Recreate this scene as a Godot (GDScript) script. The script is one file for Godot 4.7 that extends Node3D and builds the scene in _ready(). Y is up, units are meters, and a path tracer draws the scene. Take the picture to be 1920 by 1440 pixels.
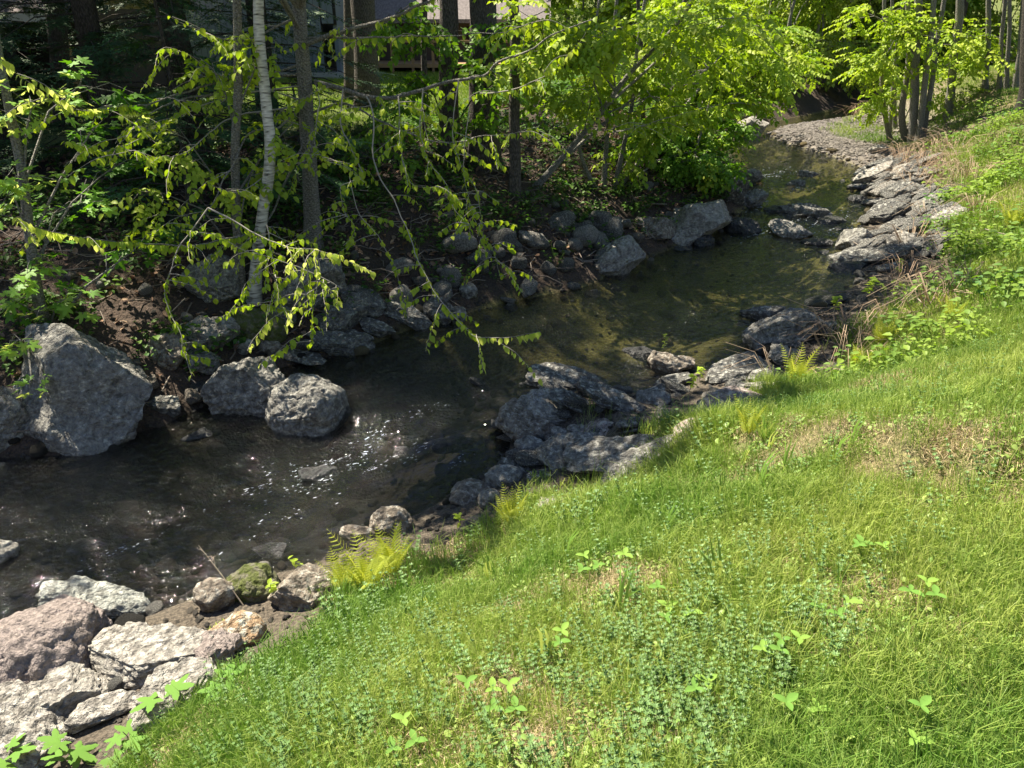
extends Node3D
# A shallow woodland stream in spring, seen from the lawn on its near bank. Units are metres; the water of the nearest pool lies at y = 0.

# waterlines (x, z, water level) from downstream to upstream
const NEAR_EDGE := [Vector3(-6.50, 5.00, 0.00), Vector3(-3.60, 1.20, 0.00), Vector3(-2.70, -0.60, 0.00), Vector3(-2.41, -2.58, 0.00), Vector3(-2.28, -2.89, 0.00), Vector3(-2.10, -3.32, 0.00), Vector3(-1.62, -3.45, 0.00), Vector3(-1.18, -3.79, 0.00), Vector3(-0.82, -4.06, 0.00), Vector3(-0.37, -4.52, 0.00), Vector3(-0.06, -4.92, 0.04), Vector3(-0.04, -5.28, 0.09), Vector3(0.18, -5.72, 0.15), Vector3(0.76, -5.81, 0.18), Vector3(1.21, -5.56, 0.18), Vector3(1.59, -6.13, 0.18), Vector3(2.15, -6.13, 0.18), Vector3(2.45, -7.00, 0.18), Vector3(3.33, -7.84, 0.18), Vector3(4.07, -8.67, 0.18), Vector3(4.28, -9.71, 0.20), Vector3(4.97, -10.78, 0.28), Vector3(5.32, -11.28, 0.35), Vector3(5.59, -12.24, 0.42), Vector3(5.62, -12.90, 0.50), Vector3(6.16, -14.00, 0.50), Vector3(6.01, -15.42, 0.50), Vector3(5.69, -16.69, 0.50), Vector3(5.72, -17.92, 0.50), Vector3(6.41, -18.98, 0.52), Vector3(8.31, -20.33, 0.55), Vector3(9.59, -21.44, 0.55), Vector3(13.00, -24.50, 0.60), Vector3(18.00, -27.00, 0.65), Vector3(28.00, -30.00, 0.70)]
const FAR_EDGE := [Vector3(-11.00, 3.00, 0.00), Vector3(-8.20, -1.40, 0.00), Vector3(-6.60, -3.40, 0.00), Vector3(-3.98, -4.87, 0.00), Vector3(-3.25, -4.98, 0.00), Vector3(-2.84, -5.35, 0.00), Vector3(-2.50, -5.73, 0.02), Vector3(-2.13, -6.35, 0.08), Vector3(-1.40, -6.63, 0.14), Vector3(-0.85, -7.14, 0.18), Vector3(-0.34, -7.60, 0.18), Vector3(0.29, -7.98, 0.18), Vector3(0.91, -8.38, 0.18), Vector3(1.52, -9.27, 0.18), Vector3(2.34, -10.02, 0.20), Vector3(3.05, -10.62, 0.26), Vector3(3.41, -11.28, 0.35), Vector3(3.87, -12.24, 0.42), Vector3(3.87, -12.90, 0.50), Vector3(3.67, -14.11, 0.50), Vector3(3.91, -15.54, 0.50), Vector3(4.76, -17.44, 0.50), Vector3(5.48, -18.80, 0.52), Vector3(6.97, -20.33, 0.55), Vector3(8.64, -21.92, 0.55), Vector3(12.00, -26.00, 0.60), Vector3(17.00, -29.00, 0.65), Vector3(28.00, -33.00, 0.70)]
const NEAR_BANK := [[0, 0], [0.45, 0.1], [0.9, 0.22], [1.3, 0.46], [1.9, 0.82], [2.6, 1.13], [3.4, 1.36], [5, 1.5], [60, 1.5]]
const FAR_BANK := [[0, 0], [0.3, 0.2], [0.8, 0.5], [1.5, 0.85], [2.5, 1.1], [4, 1.25], [60, 1.25]]
# centre x, y, z, size x, y, z, roll, turn, kind (b block, r round, s slab), stone, what it is
const ROCKS := [
	[-3.413, 0.315, -5.481, 1.158, 0.725, 0.927, 12, -25, "b", "grey", "huge lichen-spotted grey boulder, the biggest on the far bank"],
	[-3.942, 0.162, -5.146, 0.509, 0.475, 0.433, 0, 12, "r", "grey", "smooth grey boulder cut off by the photo's left edge"],
	[-2.221, 0.148, -5.746, 0.561, 0.511, 0.449, -8, -1, "b", "grey", "upright egg-shaped grey boulder standing in the stream edge"],
	[-1.638, 0.101, -5.466, 0.558, 0.487, 0.475, 0, -14, "r", "grey", "rounded grey boulder in the stream beside the egg-shaped one"],
	[-2.704, 0.387, -6.38, 0.466, 0.266, 0.373, 5, 23, "b", "pale", "pale boulder with a mossy top above the egg-shaped boulder"],
	[-2.408, 0.337, -6.677, 0.52, 0.318, 0.442, 0, 10, "r", "moss", "boulder covered in green moss under the birch trunks"],
	[-2.956, 0.373, -5.996, 0.348, 0.255, 0.279, -20, -3, "b", "brown", "brownish boulder tucked behind the biggest boulder"],
	[-2.702, 0.268, -6.075, 0.358, 0.182, 0.286, 10, -16, "b", "grey", "grey block leaning below the pale mossy-topped boulder"],
	[-2.829, 0.697, -6.92, 0.461, 0.442, 0.369, 8, 21, "b", "grey", "tall standing rock on the far bank left of the birch base"],
	[-1.962, 0.575, -7.164, 0.659, 0.455, 0.527, -12, 8, "b", "grey", "wide shaded boulder on the far bank right of the birch base"],
	[-1.917, 0.125, -6.464, 0.413, 0.064, 0.206, 8, -5, "s", "slate", "flat grey slab lying at the water below the birch"],
	[-1.674, 0.198, -6.662, 0.626, 0.155, 0.313, 10, -18, "s", "slate", "tilted broad grey slab at the far waterline"],
	[-1.631, 0.346, -6.895, 0.528, 0.269, 0.422, -25, 19, "b", "slate", "jagged grey outcrop rising behind the tilted broad slab"],
	[-1.285, 0.249, -6.886, 0.328, 0.085, 0.164, 20, 6, "s", "slate", "small leaning slab right of the tilted broad slab"],
	[-1.036, 0.297, -7.155, 0.43, 0.112, 0.215, 25, -7, "s", "slate", "grey slate plate sloping down to the far waterline"],
	[-0.717, 0.262, -7.263, 0.285, 0.278, 0.228, -15, -20, "b", "slate", "dark block at the right end of the slate outcrop"],
	[-0.544, 0.221, -7.258, 0.153, 0.185, 0.122, 0, 17, "b", "grey", "small stone standing at the water under the hanging twig"],
	[-0.465, 0.319, -7.74, 0.161, 0.17, 0.137, 0, 4, "r", "grey", "small round stone on the far bank above the hanging twig"],
	[-1.465, 0.428, -7.153, 0.427, 0.217, 0.341, 15, -9, "b", "slate", "shaded slate ledge above the slate outcrop on the far bank"],
	[-2.832, 0.1, -5.587, 0.285, 0.145, 0.228, 15, -22, "b", "slate", "broken grey stone wedged under the biggest boulder's right side"],
	[-2.645, 0.116, -5.857, 0.339, 0.088, 0.17, 5, 15, "s", "dark", "dark flat stone behind the egg-shaped boulder"],
	[-2.465, 0.006, -5.229, 0.253, 0.066, 0.126, -15, 2, "s", "dark", "wet dark stone just breaking the water right of the biggest boulder"],
	[-2.223, 0.199, -6.51, 0.202, 0.148, 0.171, 0, -11, "r", "brown", "small brownish stone above the egg-shaped boulder's top"],
	[-2.432, 0.262, -6.411, 0.188, 0.124, 0.16, 0, -24, "r", "pale", "small pale stone left of the brownish stone over the egg-shaped boulder"],
	[1.238, 0.288, -8.878, 0.631, 0.322, 0.505, -30, 13, "b", "pale", "pale rock with dead roots jutting from the far bank"],
	[2.42, 0.364, -10.371, 1.007, 0.513, 0.805, -12, 0, "b", "pale", "large pale boulder on the far bank below the leafy bush"],
	[1.871, 0.418, -9.993, 0.5, 0.255, 0.4, 15, -13, "b", "brown", "brown boulder left of the large pale boulder"],
	[3.212, 0.636, -11.398, 0.404, 0.536, 0.324, 5, 24, "b", "slate", "tall dark boulder standing on the far bank at the rapids"],
	[3.93, 0.539, -12.825, 0.332, 0.251, 0.265, 0, 11, "b", "pale", "squarish pale-topped stone at the head of the rapids"],
	[3.587, 0.43, -11.592, 0.419, 0.214, 0.335, -20, -2, "b", "grey", "slanted grey boulder in the rapids by the tall dark one"],
	[3.181, 0.272, -10.568, 0.489, 0.299, 0.416, 5, -15, "r", "dark", "dark rounded boulder at the pool's far inlet corner"],
	[2.546, 0.214, -10.05, 0.314, 0.213, 0.267, 0, 22, "r", "dark", "dark round stone at the foot of the large pale boulder"],
	[2.231, 0.193, -9.777, 0.271, 0.071, 0.136, 5, 9, "s", "dark", "low dark stone at the far waterline of the pool"],
	[3.926, 0.338, -11.304, 0.475, 0.113, 0.238, -5, -4, "s", "dark", "wet black stone at the left of the rapids"],
	[4.264, 0.348, -11.208, 0.658, 0.171, 0.329, 6, -17, "s", "slate", "long flat slab across the middle of the rapids"],
	[4.571, 0.285, -10.908, 0.538, 0.1, 0.269, 3, 20, "s", "dark", "low black ledge in the rapids beyond the domed boulder"],
	[4.567, 0.26, -10.568, 0.222, 0.058, 0.111, 0, 7, "s", "dark", "small wet black stone at the right of the rapids"],
	[3.81, 0.286, -10.445, 0.561, 0.192, 0.449, 4, -6, "b", "grey", "domed grey boulder at the foot of the rapids"],
	[4.029, 0.215, -9.992, 0.429, 0.112, 0.214, -4, -19, "s", "dark", "flat black stone right of the domed boulder"],
	[4.001, 0.198, -9.626, 0.171, 0.044, 0.085, 0, 18, "s", "dark", "small dark stone barely showing below the flat black stone"],
	[5.332, 0.621, -17.867, 0.774, 0.394, 0.619, -15, 5, "b", "pale", "pale rock on the far shore of the distant pool"],
	[4.59, 0.49, -12.62, 0.249, 0.065, 0.125, 0, -8, "s", "grey", "low stone in the shallow water above the rapids"],
	[4.972, 0.533, -13.159, 0.285, 0.074, 0.143, 0, -21, "s", "grey", "grey stone at the outlet of the distant pool"],
	[6.767, 0.66, -14.7, 0.333, 0.213, 0.267, 0, 16, "b", "pale", "white stone at the end of the gravel bar"],
	[5.996, 0.641, -13.041, 0.589, 0.088, 0.294, -28, 3, "s", "slate", "thin dark slab, uppermost of the leaning slab pile"],
	[5.871, 0.615, -12.742, 0.615, 0.092, 0.307, -26, -10, "s", "pale", "bright sunlit slab leaning over the upper rapids"],
	[6.224, 0.635, -12.521, 0.539, 0.275, 0.431, -15, -23, "b", "pale", "sunlit rough pale block in the slab pile"],
	[6.827, 0.69, -13.83, 0.415, 0.062, 0.208, -18, 14, "s", "slate", "dark slab below the multi-stemmed tree"],
	[5.493, 0.459, -12.417, 0.267, 0.066, 0.133, -5, 1, "s", "slate", "flat stone touching the water at the upper rapids"],
	[5.782, 0.489, -12.331, 0.314, 0.067, 0.157, 5, -12, "s", "slate", "narrow light-edged slab in the slab pile by the upper rapids"],
	[6.217, 0.607, -12.343, 0.697, 0.105, 0.349, -14, -25, "s", "slate", "long narrow slab under the sunlit rough pale block"],
	[5.864, 0.524, -11.598, 0.449, 0.274, 0.382, -10, 12, "r", "slate", "layered rounded boulder in the middle of the slab pile"],
	[5.285, 0.389, -11.822, 0.284, 0.145, 0.227, -10, -1, "b", "dark", "dark wet block at the water beside the upper rapids"],
	[5.429, 0.41, -11.539, 0.325, 0.084, 0.162, -10, -14, "s", "slate", "dark slab behind the dark wet block at the rapids"],
	[5.315, 0.426, -11.01, 0.505, 0.076, 0.253, -35, 23, "s", "slate", "steeply leaning slab pointing up from the rapids"],
	[5.599, 0.472, -10.961, 0.411, 0.062, 0.205, -25, 10, "s", "slate", "dark leaning slab under the layered rounded boulder"],
	[5.749, 0.569, -10.698, 0.574, 0.086, 0.287, -28, -3, "s", "grey", "long lichen-grey slab leaning against the near bank by the rapids"],
	[5.805, 0.571, -10.404, 0.454, 0.068, 0.227, -18, -16, "s", "slate", "broad shaded slab on the bank beside the lichen-grey slab"],
	[5.566, 0.621, -9.769, 0.447, 0.106, 0.223, -14, 21, "s", "pale", "sunlit flat-topped slab half under bank plants"],
	[5.253, 0.355, -10.594, 0.473, 0.071, 0.237, -20, 8, "s", "dark", "dark wet slab above the splashing chute"],
	[5.149, 0.408, -10.142, 0.3, 0.045, 0.15, -30, -5, "s", "slate", "angled slab right of the splashing chute"],
	[4.852, 0.346, -9.902, 0.27, 0.07, 0.135, -10, -18, "s", "slate", "flat grey slab behind the big pool-side boulder"],
	[4.471, 0.309, -9.804, 0.509, 0.259, 0.407, -10, 19, "b", "grey", "big grey boulder at the upper right corner of the pool"],
	[4.409, 0.274, -9.41, 0.727, 0.109, 0.363, -14, 6, "s", "slate", "long blade-like slab across the big pool-side boulder's foot"],
	[4.063, 0.198, -8.994, 0.443, 0.115, 0.222, -3, -7, "s", "dark", "thick dark overhanging slab above the pool's right shore"],
	[4.558, 0.341, -9.087, 0.666, 0.1, 0.333, -22, -20, "s", "slate", "wide sloping slate slab on the pool's right shore"],
	[4.89, 0.402, -9.332, 0.403, 0.242, 0.322, 0, 17, "b", "pale", "rough pale crumbling rock at the edge of the bank plants"],
	[4.722, 0.281, -10.069, 0.25, 0.037, 0.125, -30, 4, "s", "dark", "dark wedge between the big pool-side boulder and the chute"],
	[4.408, 0.286, -8.705, 0.29, 0.055, 0.145, -15, -9, "s", "slate", "small slate slab below the wide sloping slab"],
	[2.545, 0.222, -7.352, 0.387, 0.101, 0.193, -5, -22, "s", "slate", "pointed grey slab in the pool off the near bank"],
	[2.908, 0.162, -7.48, 0.322, 0.048, 0.161, 6, 15, "s", "dark", "low dark ledge joining the pointed slab to the bank"],
	[2.55, 0.288, -6.679, 0.646, 0.329, 0.517, -14, 2, "b", "grey", "large rounded grey boulder on the near shore of the pool"],
	[2.853, 0.351, -6.582, 0.284, 0.074, 0.142, -14, -11, "s", "slate", "slate ledge buried in the bank behind the large pool boulder"],
	[3.336, 0.241, -7.709, 0.495, 0.074, 0.248, -24, -24, "s", "dark", "long dark rock shelf along the pool's right shore"],
	[3.271, 0.227, -7.615, 0.118, 0.077, 0.094, 0, 13, "b", "pale", "small pale stone on the dark rock shelf"],
	[2.382, 0.275, -6.203, 0.269, 0.183, 0.215, -10, 0, "b", "grey", "grey stone half hidden by the fern below the large pool boulder"],
	[0.472, 0.177, -5.917, 0.585, 0.088, 0.292, 4, -13, "s", "slate", "long low slab, topmost of the rock spit"],
	[0.136, 0.133, -5.895, 0.163, 0.042, 0.081, 0, 24, "s", "dark", "dark stone awash at the tip of the rock spit"],
	[0.512, 0.277, -5.257, 0.395, 0.059, 0.198, 26, 11, "s", "slate", "mossy-sided slab in the middle of the rock spit"],
	[0.752, 0.355, -5.188, 0.472, 0.071, 0.236, 20, -2, "s", "slate", "long cracked slab pointing down towards the grass from the spit"],
	[0.679, 0.228, -5.689, 0.236, 0.035, 0.118, 28, -15, "s", "slate", "short slab between the long low one and the long cracked one"],
	[0.849, 0.279, -5.393, 0.222, 0.033, 0.111, 24, 22, "s", "slate", "slim slab end at the pool edge of the spit"],
	[0.339, 0.172, -5.748, 0.128, 0.033, 0.064, 0, 9, "s", "grey", "small pale stone under the long low slab"],
	[0.288, 0.179, -5.292, 0.587, 0.179, 0.469, 20, -4, "b", "pale", "log-shaped pale boulder with a rounded upstream head"],
	[0.144, 0.131, -5.098, 0.495, 0.252, 0.396, 24, -17, "b", "brown", "bulky spotted boulder below the log-shaped one"],
	[0.356, 0.161, -5.001, 0.143, 0.08, 0.114, 10, 20, "b", "pale", "small blocky stone behind the bulky spotted boulder"],
	[0.47, 0.191, -4.999, 0.118, 0.072, 0.094, -15, 7, "b", "pale", "small pointed stone between bulky boulder and pink rock"],
	[0.662, 0.218, -4.903, 0.367, 0.112, 0.293, -8, -6, "b", "pink", "pinkish flat-topped rock on the spit"],
	[0.127, 0.12, -4.86, 0.185, 0.184, 0.157, 0, -19, "r", "grey", "round dark-spotted cobble below the bulky boulder"],
	[0.406, 0.218, -4.626, 0.392, 0.2, 0.313, -24, 18, "b", "grey", "smooth sloping grey boulder with grass growing over it"],
	[0.047, 0.115, -4.615, 0.236, 0.035, 0.118, 20, 5, "s", "slate", "thin layered slab at the near waterline"],
	[-0.055, 0.088, -4.513, 0.225, 0.138, 0.192, 0, -8, "r", "grey", "rounded stone with a bluish patch at the near waterline"],
	[0.721, 0.361, -4.311, 0.738, 0.111, 0.369, -13, -21, "s", "grey", "long grey ledge running along the grass edge"],
	[0.787, 0.494, -3.991, 0.513, 0.077, 0.257, -16, 16, "s", "grey", "second long ledge right under the lawn edge"],
	[0.228, 0.146, -4.467, 0.232, 0.035, 0.116, -4, 3, "s", "slate", "thin slab end beside the bluish-patched stone"],
	[0.845, 0.404, -4.742, 0.211, 0.032, 0.105, -8, -10, "s", "slate", "thin flat slab by the dark grass tuft"],
	[0.855, 0.361, -4.716, 0.14, 0.021, 0.07, -25, -23, "s", "slate", "tilted small slab under the dark grass tuft"],
	[1.097, 0.239, -5.473, 0.266, 0.04, 0.133, -14, 14, "s", "slate", "flat slab bridging to the bank at the pool edge"],
	[1.328, 0.204, -5.82, 0.304, 0.046, 0.152, -20, 1, "s", "slate", "dark slab slanting into the pool near the sapling"],
	[1.394, 0.21, -6.154, 0.348, 0.177, 0.278, -5, -12, "b", "brown", "brown rock under the small leafy sapling"],
	[1.185, 0.169, -6.472, 0.34, 0.088, 0.17, 0, -25, "s", "dark", "wet black stones-ledge poking out of the pool by the sapling"],
	[-0.418, 0.029, -5.089, 0.407, 0.077, 0.204, 2, 12, "s", "dark", "large submerged black stone in the near rapids"],
	[-0.276, 0.143, -5.901, 0.212, 0.032, 0.106, 32, -1, "s", "dark", "dark stick-shaped stone slanting in the stream"],
	[-0.814, 0.019, -4.945, 0.155, 0.096, 0.132, 10, -14, "r", "dark", "small wet black stone in the white water"],
	[-0.277, 0.055, -4.373, 0.302, 0.092, 0.242, 5, 23, "b", "brown", "brown boulder at the near shore under the yellow fern"],
	[-0.153, 0.117, -4.197, 0.132, 0.15, 0.113, 0, 10, "r", "grey", "grey cobble behind the pale yellow fern"],
	[0.277, 0.23, -3.947, 0.265, 0.135, 0.212, -6, -3, "b", "pale", "pale stone half sunk in the lawn edge"],
	[-0.78, 0.044, -4.035, 0.236, 0.182, 0.201, 0, -16, "r", "brown", "round brown stone behind the tall yellow fern"],
	[1.881, 0.281, -5.829, 0.6, 0.09, 0.3, -6, 21, "s", "slate", "long slate ledge on the near shore right of the sapling"],
	[2.009, 0.313, -5.647, 0.231, 0.071, 0.185, -10, 8, "b", "grey", "grey stone on the near bank beside the fern bush"],
	[1.801, 0.323, -5.479, 0.165, 0.09, 0.132, 0, -5, "b", "grey", "small grey block at the bank below the long slate ledge"],
	[1.933, 0.386, -5.299, 0.259, 0.067, 0.13, -6, -18, "s", "pale", "pale layered stone beneath the fern bush"],
	[1.643, 0.368, -5.041, 0.5, 0.153, 0.4, -10, 19, "b", "pink", "pinkish boulder at the lawn edge by the yellow weed"],
	[1.2, 0.66, -4.106, 0.362, 0.111, 0.289, -12, 6, "b", "pink", "sunlit pink-grey rock where the lawn meets the stones"],
	[1.066, 0.623, -4.031, 0.159, 0.129, 0.127, -10, -7, "b", "brown", "brown broken rock at the end of the long ledges"],
	[1.111, 0.242, -5.415, 0.226, 0.115, 0.181, 5, -20, "b", "grey", "small grey stone under the flat bridging slab"],
	[-2.308, 0.049, -3.311, 0.487, 0.125, 0.243, 14, 17, "s", "slab", "greenish-grey flat slab overhanging the dark gap at lower left"],
	[-2.428, 0.052, -2.876, 0.669, 0.409, 0.569, -12, 4, "r", "pinkgrey", "large smooth brown-grey boulder in the lower left corner"],
	[-1.77, 0.168, -2.789, 0.57, 0.148, 0.285, -8, -9, "s", "pale", "broad white-grey slab with layered front edge at lower left"],
	[-2.107, 0.095, -2.604, 0.379, 0.193, 0.303, -20, -22, "b", "pale", "pale block below the white-grey slab"],
	[-1.833, 0.159, -2.497, 0.295, 0.077, 0.148, -6, 15, "s", "pale", "layered pale stone between the pale block and lobed-leaf plant"],
	[-1.404, 0.147, -2.947, 0.258, 0.157, 0.219, -6, 2, "r", "orange", "orange-tinted stone at the lawn edge"],
	[-1.445, 0.207, -2.751, 0.296, 0.151, 0.237, -14, -11, "b", "pinkgrey", "pinkish grey rock right of the white-grey slab"],
	[-2.195, 0.082, -2.342, 0.531, 0.27, 0.424, 8, -24, "b", "pale", "flat-topped pale rock in the bottom left corner"],
	[-1.5, 0.276, -2.422, 0.383, 0.195, 0.307, -20, 13, "b", "pale", "crumbly pale rock behind the big lobed leaves"],
	[-1.631, 0.081, -3.314, 0.202, 0.172, 0.162, 10, 0, "b", "brown", "brown wet stone in the near shallows below the dead twig"],
	[-1.481, 0.054, -3.431, 0.273, 0.194, 0.232, 0, -13, "r", "moss", "moss-brown stone under the dead twig"],
	[-1.135, 0.116, -3.312, 0.365, 0.186, 0.292, 5, 24, "b", "brown", "brown stone beside the tall yellow fern"],
	[-3.139, 0.018, -3.758, 0.218, 0.16, 0.185, 0, 11, "r", "grey", "grey stone in the stream at the photo's left edge"],
	[-0.972, 0.025, -3.953, 0.204, 0.053, 0.102, 5, -2, "s", "brown", "low brown stone in the near shallows behind the ferns"],
	[-1.509, -0.021, -3.851, 0.237, 0.042, 0.119, -8, -15, "s", "dark", "submerged dark stone in the near rapids"],
	[-1.373, 0.002, -4.683, 0.298, 0.077, 0.149, 5, 22, "s", "dark", "dark stone under the bluish white water"],
	[-2.668, -0.024, -3.903, 0.261, 0.046, 0.13, -5, 9, "s", "dark", "dark stone awash in the lower left shallows"]]
# trunks as [x, y, z, radius]
const STEMS := {
	"leaning": [[[-3.879, 0.555, -5.968, 0.044], [-3.855, 0.969, -5.968, 0.041], [-3.738, 1.783, -5.968, 0.038], [-3.674, 2.436, -5.968, 0.034], [-3.658, 2.757, -5.968, 0.031], [-3.509, 3.691, -5.968, 0.028], [-3.387, 4.311, -5.968, 0.024]]],
	"birch": [[[-2.486, 0.458, -6.982, 0.056], [-2.295, 1.238, -6.982, 0.054], [-2.138, 1.809, -6.982, 0.052], [-2.093, 2.34, -6.982, 0.05], [-2.081, 2.837, -6.982, 0.048], [-1.996, 3.631, -6.982, 0.046], [-1.868, 4.779, -6.982, 0.044], [-1.686, 6.121, -6.982, 0.042]]],
	"greystem": [[[-2.604, 0.508, -7.009, 0.046], [-2.509, 1.33, -7.009, 0.042], [-2.413, 2.031, -7.009, 0.038], [-2.286, 2.674, -7.009, 0.035], [-2.143, 3.811, -7.009, 0.031], [-1.951, 4.785, -7.009, 0.028]]],
	"beech": [[[-2.041, 0.784, -7.702, 0.082], [-1.976, 1.533, -7.702, 0.078], [-1.954, 2.081, -7.702, 0.075], [-1.917, 2.82, -7.702, 0.071], [-1.882, 3.497, -7.702, 0.068], [-1.766, 4.962, -7.702, 0.065], [-1.559, 6.443, -7.702, 0.061]]],
	"double": [[[-2.528, 1.34, -14.375, 0.226], [-2.499, 2.664, -14.375, 0.211], [-2.451, 4.663, -14.375, 0.196], [-2.238, 7.266, -14.375, 0.181]], [[-3.119, 1.34, -15.701, 0.123], [-3.007, 2.633, -15.701, 0.115], [-2.862, 4.817, -15.701, 0.107], [-2.679, 7.66, -15.701, 0.099]]],
	"trunkA": [[[-0.819, 1.214, -10.317, 0.132], [-0.775, 2.52, -10.317, 0.123], [-0.74, 4.194, -10.317, 0.114], [-0.667, 6.476, -10.317, 0.105]]],
	"trunkB": [[[-0.364, 1.12, -10.352, 0.189], [-0.356, 2.518, -10.352, 0.176], [-0.335, 4.198, -10.352, 0.164], [-0.307, 6.487, -10.352, 0.151]]],
	"trunkC": [[[0.032, 0.857, -9.42, 0.071], [0.037, 1.994, -9.42, 0.067], [0.03, 2.78, -9.42, 0.062], [0, 4.09, -9.42, 0.058], [-0.025, 5.796, -9.42, 0.054]]],
	"trunkD": [[[-1.205, 1.302, -11.085, 0.044], [-1.158, 2.484, -11.085, 0.04], [-1.075, 4.283, -11.085, 0.035], [-0.992, 5.824, -11.085, 0.031]]],
	"darktrunk": [[[-6.714, 1.34, -12.095, 0.144], [-6.534, 2.437, -12.095, 0.135], [-6.313, 3.78, -12.095, 0.125], [-5.61, 6.59, -12.095, 0.115]]],
	"hem1": [[[-4.721, 1.317, -9.395, 0.07], [-4.471, 2.563, -9.395, 0.035]]],
	"lean1": [[[0.272, 0.91, -9.953, 0.041], [0.669, 1.367, -9.953, 0.037], [1.11, 1.906, -9.953, 0.033], [1.41, 2.301, -9.953, 0.029], [1.907, 2.824, -9.953, 0.025], [2.246, 3.43, -9.953, 0.02]]],
	"stems2": [[[1.238, 0.763, -10.503, 0.036], [1.257, 1.548, -10.503, 0.03], [1.271, 2.511, -10.503, 0.024], [1.281, 3.454, -10.503, 0.018]], [[1.373, 0.734, -10.542, 0.036], [1.533, 1.676, -10.542, 0.03], [1.578, 2.509, -10.542, 0.024], [1.648, 3.342, -10.542, 0.018]], [[1.148, 0.783, -10.478, 0.029], [0.876, 1.417, -10.478, 0.024], [0.976, 2.327, -10.478, 0.019], [1.085, 3.225, -10.478, 0.014]]],
	"multi": [[[7.58, 0.661, -15.083, 0.081], [7.366, 1.85, -15.083, 0.074], [7.123, 3.158, -15.083, 0.067], [6.623, 5.479, -15.083, 0.06]], [[7.642, 0.648, -15.431, 0.062], [7.433, 1.208, -15.431, 0.056], [7.313, 2.282, -15.431, 0.049], [6.964, 3.667, -15.431, 0.043], [6.522, 5.241, -15.431, 0.037]], [[7.594, 0.685, -14.915, 0.06], [7.477, 1.863, -14.915, 0.052], [7.321, 3.156, -14.915, 0.044], [7.103, 4.726, -14.915, 0.036]], [[7.764, 0.738, -15.084, 0.05], [7.653, 2.12, -15.084, 0.044], [7.537, 3.489, -15.084, 0.037], [7.449, 4.745, -15.084, 0.03]]],
	"single": [[[8.29, 1.086, -15.378, 0.076], [8.13, 2.284, -15.378, 0.07], [8.006, 3.161, -15.378, 0.063], [7.457, 5.528, -15.378, 0.057]]],
	"thin3": [[[7.542, 0.603, -15.879, 0.048], [7.19, 1.5, -15.879, 0.041], [6.982, 2.629, -15.879, 0.035], [6.691, 4.19, -15.879, 0.029]], [[7.743, 0.646, -16.451, 0.044], [7.609, 1.746, -16.451, 0.038], [7.483, 2.989, -16.451, 0.032], [7.307, 4.233, -16.451, 0.026]], [[7.937, 0.726, -16.633, 0.044], [7.65, 1.931, -16.633, 0.038], [7.339, 3.174, -16.633, 0.032], [7.088, 4.246, -16.633, 0.026]]],
	"bk1": [[[8.893, 1.597, -15.398, 0.05], [8.663, 2.64, -15.398, 0.045], [8.414, 3.666, -15.398, 0.04], [7.908, 5.531, -15.398, 0.035]]],
	"bk2": [[[8.951, 1.623, -15.091, 0.039], [8.746, 2.648, -15.091, 0.035], [8.522, 3.652, -15.091, 0.031], [8.01, 5.481, -15.091, 0.027]]],
	"bk3": [[[8.997, 1.639, -14.909, 0.039], [8.754, 2.652, -14.909, 0.035], [8.492, 3.644, -14.909, 0.031], [7.982, 5.451, -14.909, 0.027]]],
	"bk4": [[[9.05, 1.653, -14.742, 0.048], [8.87, 2.656, -14.742, 0.043], [8.667, 3.637, -14.742, 0.038], [8.146, 5.423, -14.742, 0.034]]],
	"edge": [[[8.555, 1.49, -13.391, 0.175], [8.25, 2.687, -13.391, 0.164], [7.755, 4.549, -13.391, 0.152], [7.237, 6.411, -13.391, 0.14]]]}
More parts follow.
